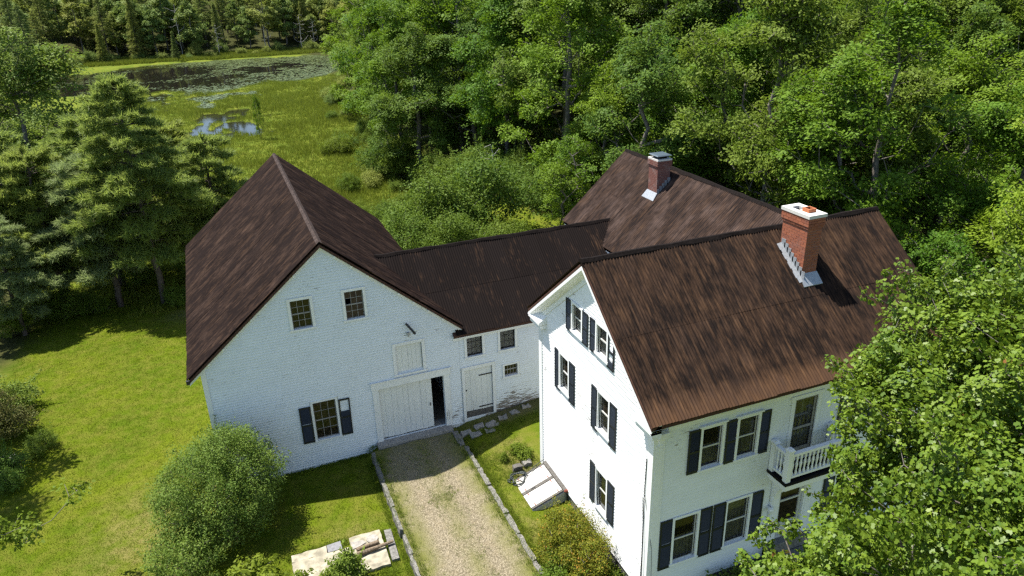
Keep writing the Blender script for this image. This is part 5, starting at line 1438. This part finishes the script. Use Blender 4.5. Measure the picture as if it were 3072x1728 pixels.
for i, (x, y, s, k) in enumerate([(-13.6, 22.4, .5, 'thicket_b'), (-15.2, 22.6, .6, 'thicket_a'), (-16.8, 23, .7, 'thicket_a'), (-8.8, 21.2, .55, 'thicket_b'), (-7.8, 20.4, .5, 'thicket_b'), (-11.2, 27.5, .6, 'thicket_a'), (-18, 21, .6, 'thicket_a'), (-14.5, 30, .8, 'thicket_a'), (-9, 31, .8, 'thicket_a')]):
    plant(k, 'thicket_shrub', 'undergrowth shrub at the foot of the pines', 'shrub', x, y, s, group='undergrowth below the pines', mat=LEAF['shrub'] if i % 2 else LEAF['weed'])
plant('sapling', 'dead_looking_sapling', 'thin sapling standing in the marsh by the pools', 'tree', 1.4, 84, .3, .3, sz=.95)
# old apple trees and thicket behind the link
for i, (x, y, s, k, lab) in enumerate([(9.3, 22.5, 1.6, 'thicket_a', 'large tangled apple tree behind the link roof, left of the bare branches'), (13.0, 22.8, 1.75, 'thicket_a', 'large tangled apple tree behind the link roof below the bare branches'), (6.2, 19.0, 1.15, 'thicket_a', 'leafy bush against the back edge of the barn roof'), (8.8, 17.6, 1.1, 'thicket_a', 'leafy bush just above the middle of the link ridge'), (12.4, 17.6, 1.1, 'thicket_b', 'leafy bush above the right part of the link ridge')]):
    plant(k, 'apple_tree' if 'apple' in lab else 'leafy_bush', lab, 'tree' if 'apple' in lab else 'shrub', x, y, s, mat=LEAF['shrub'])
plant('snag', 'bare_branches', 'pale bare dead branches rising from the thicket', 'tree', 14.2, 24.5, .68, 1.0)
for i, (x, y, s, lab) in enumerate([(17.4, 19.5, .85, 'bushy sapling left of the rear wing roof'), (20.0, 14.5, .85, 'sapling behind the rear wing left of the far chimney'), (22.4, 9.8, .85, 'sapling behind the far chimney'), (19.4, 20.8, 1.05, 'taller sapling behind the rear wing gable'), (25.2, 3.0, .8, 'sapling behind the house ridge'), (27, -4, .95, 'sapling beyond the right end of the house'), (24.2, -7.5, .8, 'sapling close to the right end of the house roof'), (27.5, -10.5, 1.0, 'sapling behind the near maple')]):
    plant('sapling', 'sapling', lab, 'tree', x, y, s)
for i in range(34):
    x = rnd.uniform(2, 13); y = rnd.uniform(25, 46)
    if x > 10 and y < 28: continue
    plant(rnd.choice(['thicket_a', 'thicket_b']), 'meadow_shrub', 'low light green shrub in the rough meadow behind the barn', 'shrub', x, y, rnd.uniform(.28, .55), group='low shrubs behind the barn', mat=rnd.choice([LEAF['shrub'], LEAF['weed']]))
for i in range(46):
    side = rnd.random() < .6
    if side: y = rnd.uniform(48, 128); x = 10 + (y - 45) * .13 + rnd.uniform(-3.5, 2.5)
    else: y = rnd.uniform(34, 120); x = -12.5 - (y - 40) * .10 + rnd.uniform(-2.5, 3.0)
    plant(rnd.choice(['thicket_a', 'thicket_b', 'thicket_b']), 'marsh_shrub', 'low shrub along the edge of the marsh', 'shrub', x, y, rnd.uniform(.45, 1.1), group='shrubs along the marsh edge', mat=rnd.choice([LEAF['shrub'], LEAF['far'], LEAF['weed']]))
# wood behind the house ------------------------------------------------
def inside(x, y, poly):
    c = False; n = len(poly); j = n - 1
    for i in range(n):
        if (poly[i][1] > y) != (poly[j][1] > y) and x < (poly[j][0] - poly[i][0]) * (y - poly[i][1]) / (poly[j][1] - poly[i][1]) + poly[i][0]: c = not c
        j = i
    return c
WOOD = [(14, 60), (17, 85), (22, 112), (28, 135), (60, 150), (120, 120), (135, 20), (80, -25), (36, -22), (29, -8), (26, 8), (22.5, 18), (22, 30), (18, 42)]
pts = []
rw = random.Random(5)
for _ in range(9000):
    x, y = rw.uniform(8, 135), rw.uniform(-26, 150)
    if not inside(x, y, WOOD): continue
    dc = math.hypot(x + 4.9, y + 27.1); sp = 4.7 + max(0, dc - 55) * .035
    if any((x - a) ** 2 + (y - b) ** 2 < sp * sp for a, b in pts): continue
    pts.append((x, y))
cnt = 0
for x, y in sorted(pts, key=lambda p: math.hypot(p[0] + 4.9, p[1] + 27.1)):
    z = gz_(x, y); dc = math.hypot(x + 4.9, y + 27.1)
    if dc > 150 or not seen(x, y, z + 3, z + 15, .07): continue
    if cnt > 255: break
    cnt += 1
    edge = dc < 62
    k = rw.choice(['maple_a', 'maple_b', 'maple_c', 'maple_d'])
    if x < 32 and y > 70 and rw.random() < .35: k = 'pine_a'
    s = rw.uniform(1.05, 1.38)
    if edge: s *= .82
    if k == 'pine_a': lab, grp, nm = 'pine among the trees at the marsh side of the wood', 'pines in the wood by the marsh', 'pine_tree'
    elif edge: lab, grp, nm = 'leafy maple at the near edge of the wood behind the house', 'maples at the near edge of the wood', 'maple_tree'
    else: lab, grp, nm = 'leafy maple standing deeper in the wood behind the house', 'maples deeper in the wood', 'maple_tree'
    alt = rw.random()
    plant(k, nm, lab, 'tree', x, y, s, rw.uniform(0, 6.28), grp, mat=None if alt < .62 or k == 'pine_a' else LEAF['shrub'], sz=s * rw.uniform(.92, 1.1))
for i in range(40):
    t = i / 39.; pl = [(13, 58), (16, 44), (20, 32), (21, 22), (22, 12), (26, 2), (30, -10)]
    a = t * (len(pl) - 1); j = min(int(a), len(pl) - 2); f_ = a - j
    x = pl[j][0] + (pl[j + 1][0] - pl[j][0]) * f_ + rw.uniform(-1.2, 2.5); y = pl[j][1] + (pl[j + 1][1] - pl[j][1]) * f_ + rw.uniform(-1.5, 1.5)
    plant(rw.choice(['thicket_a', 'thicket_b']), 'understory_shrub', 'understory shrub along the edge of the wood', 'shrub', x, y, rw.uniform(.9, 1.5), group='shrubs along the edge of the wood', mat=LEAF['shrub'])
for x, y, s, lab in [(33.5, 17.5, 1.0, 'leaning pale bare trunk in the wood above the house ridge'), (35.5, 15.5, .9, 'second pale leaning trunk beside the first in the wood')]:
    plant('snag', 'dead_tree', lab, 'tree', x, y, s, 1.9, tilt=.25)
# wood beyond the pond --------------------------------------------------
pts = []
for _ in range(5000):
    x, y = rw.uniform(-150, 75), rw.uniform(50, 330)
    shore = 211 + 3 * math.sin(x * .13)
    left = x < -40 - max(0, (150 - y)) * .02 and y > 60
    if not (y > shore or left): continue
    sp = 4.1 + max(0, y - 215) * .035 + (2.0 if left and y < 200 else 0)
    if any((x - a) ** 2 + (y - b) ** 2 < sp * sp for a, b in pts): continue
    pts.append((x, y))
cnt = 0
FG_ = 'trees of the wood beyond the pond'
for x, y in sorted(pts, key=lambda p: p[1] - (0 if p[0] > -40 else 0)):
    z = gz_(x, y)
    if not seen(x, y, z + 1, z + 14, .03): continue
    if cnt > 290: break
    cnt += 1
    k = rw.choice(['far_a', 'far_b', 'far_a', 'pine_c', 'pine_c', 'spruce', 'far_b'])
    lab = {'far_a': 'leafy tree in the wood beyond the pond', 'far_b': 'leafy tree in the wood beyond the pond', 'pine_c': 'tall pine in the wood beyond the pond', 'spruce': 'dark pointed spruce in the wood beyond the pond'}[k]
    plant(k, {'far_a': 'leafy_tree', 'far_b': 'leafy_tree', 'pine_c': 'pine_tree', 'spruce': 'spruce_tree'}[k], lab, 'tree', x, y, rw.uniform(.85, 1.3), rw.uniform(0, 6.28), FG_ if 'leafy' in lab else ('pines beyond the pond' if k == 'pine_c' else 'spruces beyond the pond'))
plant('spruce', 'spruce_tree', 'light green spruce standing alone on the far shore', 'tree', -28.5, 208, .72, 0, mat=LEAF['far'])
plant('spruce', 'spruce_tree', 'small dark spruce at the water edge of the far shore', 'tree', -10.5, 206, .55, 0)
for x, y, s in [(1, 209, .9), (24, 210, 1.1), (-9, 213, 1.5), (14, 213, 1.3), (28, 212, .9)]:
    plant('snag', 'dead_tree', 'bleached dead tree on the far shore of the pond', 'tree', x, y, s, group='dead trees on the far shore')
for i in range(36):
    x = rw.uniform(-45, 45); y = 206 + rw.uniform(0, 6)
    plant(rw.choice(['thicket_a', 'thicket_b']), 'shore_shrub', 'shrub along the far shore of the pond', 'shrub', x, y, rw.uniform(.5, 1.1), group='shrubs along the far shore', mat=LEAF['far'])
# ------------------------------------------------------------------ sedge, lily pads, rough grass
def tufts(name, pts, hgt, per, w, mat, lean=.35, seed=0, spread=.12):
    r = np.random.RandomState(seed); n = len(pts) * per
    b = np.repeat(pts, per, 0) + np.stack([r.normal(size=n) * spread, r.normal(size=n) * spread, np.zeros(n)], -1)
    h = np.repeat(hgt, per) * r.uniform(.6, 1.2, n) if np.ndim(hgt) else hgt * r.uniform(.6, 1.2, n)
    d = np.stack([r.normal(size=n) * lean, r.normal(size=n) * lean, np.ones(n)], -1)
    a = r.rand(n) * 6.28; s = np.stack([np.cos(a), np.sin(a), np.zeros(n)], -1) * (w / 2)
    s = s * (np.ones((n, 1)) if np.ndim(w) == 0 else 1)
    V = np.stack([b - s, b + s, b + d * h[:, None]], 1).reshape(-1, 3)
    var = np.repeat(np.clip(.6 * r.rand(n) + .4 * np.repeat(r.rand(len(pts)), per), 0, 1), 3)
    return fast_mesh(name, V, np.full(n, 3), np.arange(3 * n), mat, var)
rs = np.random.RandomState(77)
n = 75000
x = rs.uniform(-26, 30, n); y = 38 + (150 - 38) * rs.rand(n) ** 1.3
ok = (pond_mask(x, y) < .25) & (x < 10 + (y - 45) * .13 + 3) & (x > -14 - (y - 40) * .12)
x, y = x[ok][:36000], y[ok][:36000]
z = ground_z(x, y)
dens = vnoise(x, y, 6, 21)
link('marsh_sedge', tufts('marsh_sedge', np.stack([x, y, z], -1), .22 + .75 * dens ** 1.5, 6, .055, LEAF['reed'], .28, 3, .22), kind='stuff', label='yellow green sedge covering the marsh round the pools', category='sedge')
n = 9000
x = rs.uniform(-45, 40, n); y = 203 + 8 * rs.rand(n); z = ground_z(x, y)
link('shore_grass', tufts('shore_grass', np.stack([x, y, z], -1), .9, 6, .12, LEAF['reed'], .28, 4, .3), kind='stuff', label='tall grass along the far shore of the pond', category='grass')
n = 120000
x = rs.uniform(-58, 36, n); y = rs.uniform(118, 203, n); m_ = pond_mask(x, y)
pad = vnoise(x, y, 8, 31) * .6 + vnoise(x, y, 2.5, 32) * .4
want = sstep(.50, .60, pad) * (.25 + .75 * sstep(-6, 12, x + (y - 160) * .25)) * np.where(y < 150, 1.0, .75)
want = np.maximum(want, .95 * sstep(9, 1.0, m_) * sstep(-14, -6, x))
ok = (m_ > .1) & (rs.rand(n) < want * .5)
x, y = x[ok][:16000], y[ok][:16000]; k = 7
a = np.arange(k) * 2 * np.pi / k
sz = rs.uniform(.13, .30, len(x))
V = np.stack([x[:, None] + np.cos(a) * sz[:, None], y[:, None] + np.sin(a) * sz[:, None], WATER + .025 + rs.uniform(0, .02, (len(x), 1)) + rs.uniform(-.012, .012, (len(x), k))], -1).reshape(-1, 3)
link('lily_pads', fast_mesh('lily_pads', V, np.full(len(x), k), np.arange(len(V)), LEAF['pad'], np.repeat(rs.rand(len(x)), k)), kind='stuff', label='drifts of pale lily pads floating on the pond', category='lily pads')
# rough grass behind the barn, along walls, kerbs and slabs
P_ = []
n = 9000
x = rs.uniform(-14, 14, n); y = rs.uniform(20, 48, n); ok = (vnoise(x, y, 3, 41) > .35) & ~((x > BX0 - .5) & (x < BX1 + .5) & (y < 17))
P_.append(np.stack([x[ok], y[ok], ground_z(x[ok], y[ok])], -1))
link('meadow_grass', tufts('meadow_grass', P_[0], .38, 6, .035, LEAF['reed'], .4, 6, .2), kind='stuff', label='rough meadow grass behind the barn', category='grass')
P_ = []
def strip(n, x0, x1, y0, y1):
    x = rs.uniform(x0, x1, n); y = rs.uniform(y0, y1, n); P_.append(np.stack([x, y, ground_z(x, y)], -1))
strip(700, -1.25, -1.03, -11, -.7); strip(260, -.84, -.74, -10, -1.0); strip(800, 2.94, 3.2, -11, -1.5); strip(200, 2.6, 2.7, -10, -2)
strip(500, -5, -1.4, -7.4, -6.75); strip(300, -5.0, -2.8, -5.2, -4.85); strip(600, 2.9, 5.3, -4.5, -2.6); strip(500, -7, -.6, -.22, -.05); strip(300, 3.0, 7.5, -1.3, -.9)
strip(300, -1.66, -1.50, -6.7, -5.0); P_.append(np.stack([rs.normal(.95, .30, 80), rs.normal(-4.6, .2, 80), np.zeros(80)], -1)); P_.append(np.stack([rs.normal(1.0, .35, 260), rs.uniform(-10, -1, 260), np.zeros(260)], -1)); P_.append(np.stack([rs.choice([-.75, 2.6], 500) + rs.normal(0, .18, 500), rs.uniform(-11, -.8, 500), np.zeros(500)], -1)); strip(900, 3.2, 5.2, -11.5, -7.2)
P_ = np.concatenate(P_); inside_ = (P_[:, 0] > -.86) & (P_[:, 0] < 2.72) & (P_[:, 1] < -.4); P_[inside_, 2] = -.09
link('edge_grass', tufts('edge_grass', P_, .11, 7, .014, LEAF['weed'], .5, 7, .06), kind='stuff', label='tufts of grass along the kerbs and slabs', category='grass')
# short grass blades that give the mown lawn its nap
n = 90000
x = rs.uniform(-17, 6, n); y = rs.uniform(-9, 24, n)
ok = ~((x > BX0 - .1) & (x < 17) & (y > -.2) & (y < 16)) & ~((x > -1.1) & (x < 2.95) & (y < 0)) & ~((x > 5.2) & (y < 0)) & ~((x > -4.9) & (x < -1.2) & (y < -4.9) & (y > -7)) & ~((x > 3.85) & (y < -4.3) & (y > -6.5))
x, y = x[ok], y[ok]
MT['lawn_blade'] = leaf_mat('lawn_blade', (.076, .120, .006), (.145, .180, .012), (.17, .22, .01), hue=0, spec=.04)
link('lawn_grass', tufts('lawn_grass', np.stack([x, y, ground_z(x, y)], -1), .055, 4, .016, MT['lawn_blade'], .6, 8, .08), kind='stuff', label='short mown grass of the lawn', category='grass')

# labels that tell the nearest look-alikes apart, counted along the picture from the left
ORD = ['leftmost', 'second', 'third', 'fourth', 'fifth', 'sixth', 'seventh', 'eighth', 'ninth', 'tenth', 'eleventh', 'twelfth', 'thirteenth', 'fourteenth', 'fifteenth', 'sixteenth', 'seventeenth', 'eighteenth']
def order_labels(group, what, where):
    def u(o):
        c = camI @ (o.matrix_basis.translation + Vector((0, 0, 3))); return c.x / -c.z
    os_ = sorted([o for o in bpy.data.objects if o.get('group') == group and 'category' in o], key=u)
    for o, w in zip(os_, ORD):
        o['label'] = (w + ' ' + what + ' ' + where) if w == 'leftmost' else (w + ' ' + what + ' from the left ' + where)
order_labels('maples at the near edge of the wood', 'leafy maple', 'at the near edge of the wood')
order_labels('undergrowth below the pines', 'undergrowth shrub', 'at the foot of the pines')
order_labels('dead trees on the far shore', 'bleached dead tree', 'on the far shore of the pond')
order_labels('stones under the link wall', 'flat dark stone', 'in the rubble strip under the link wall')
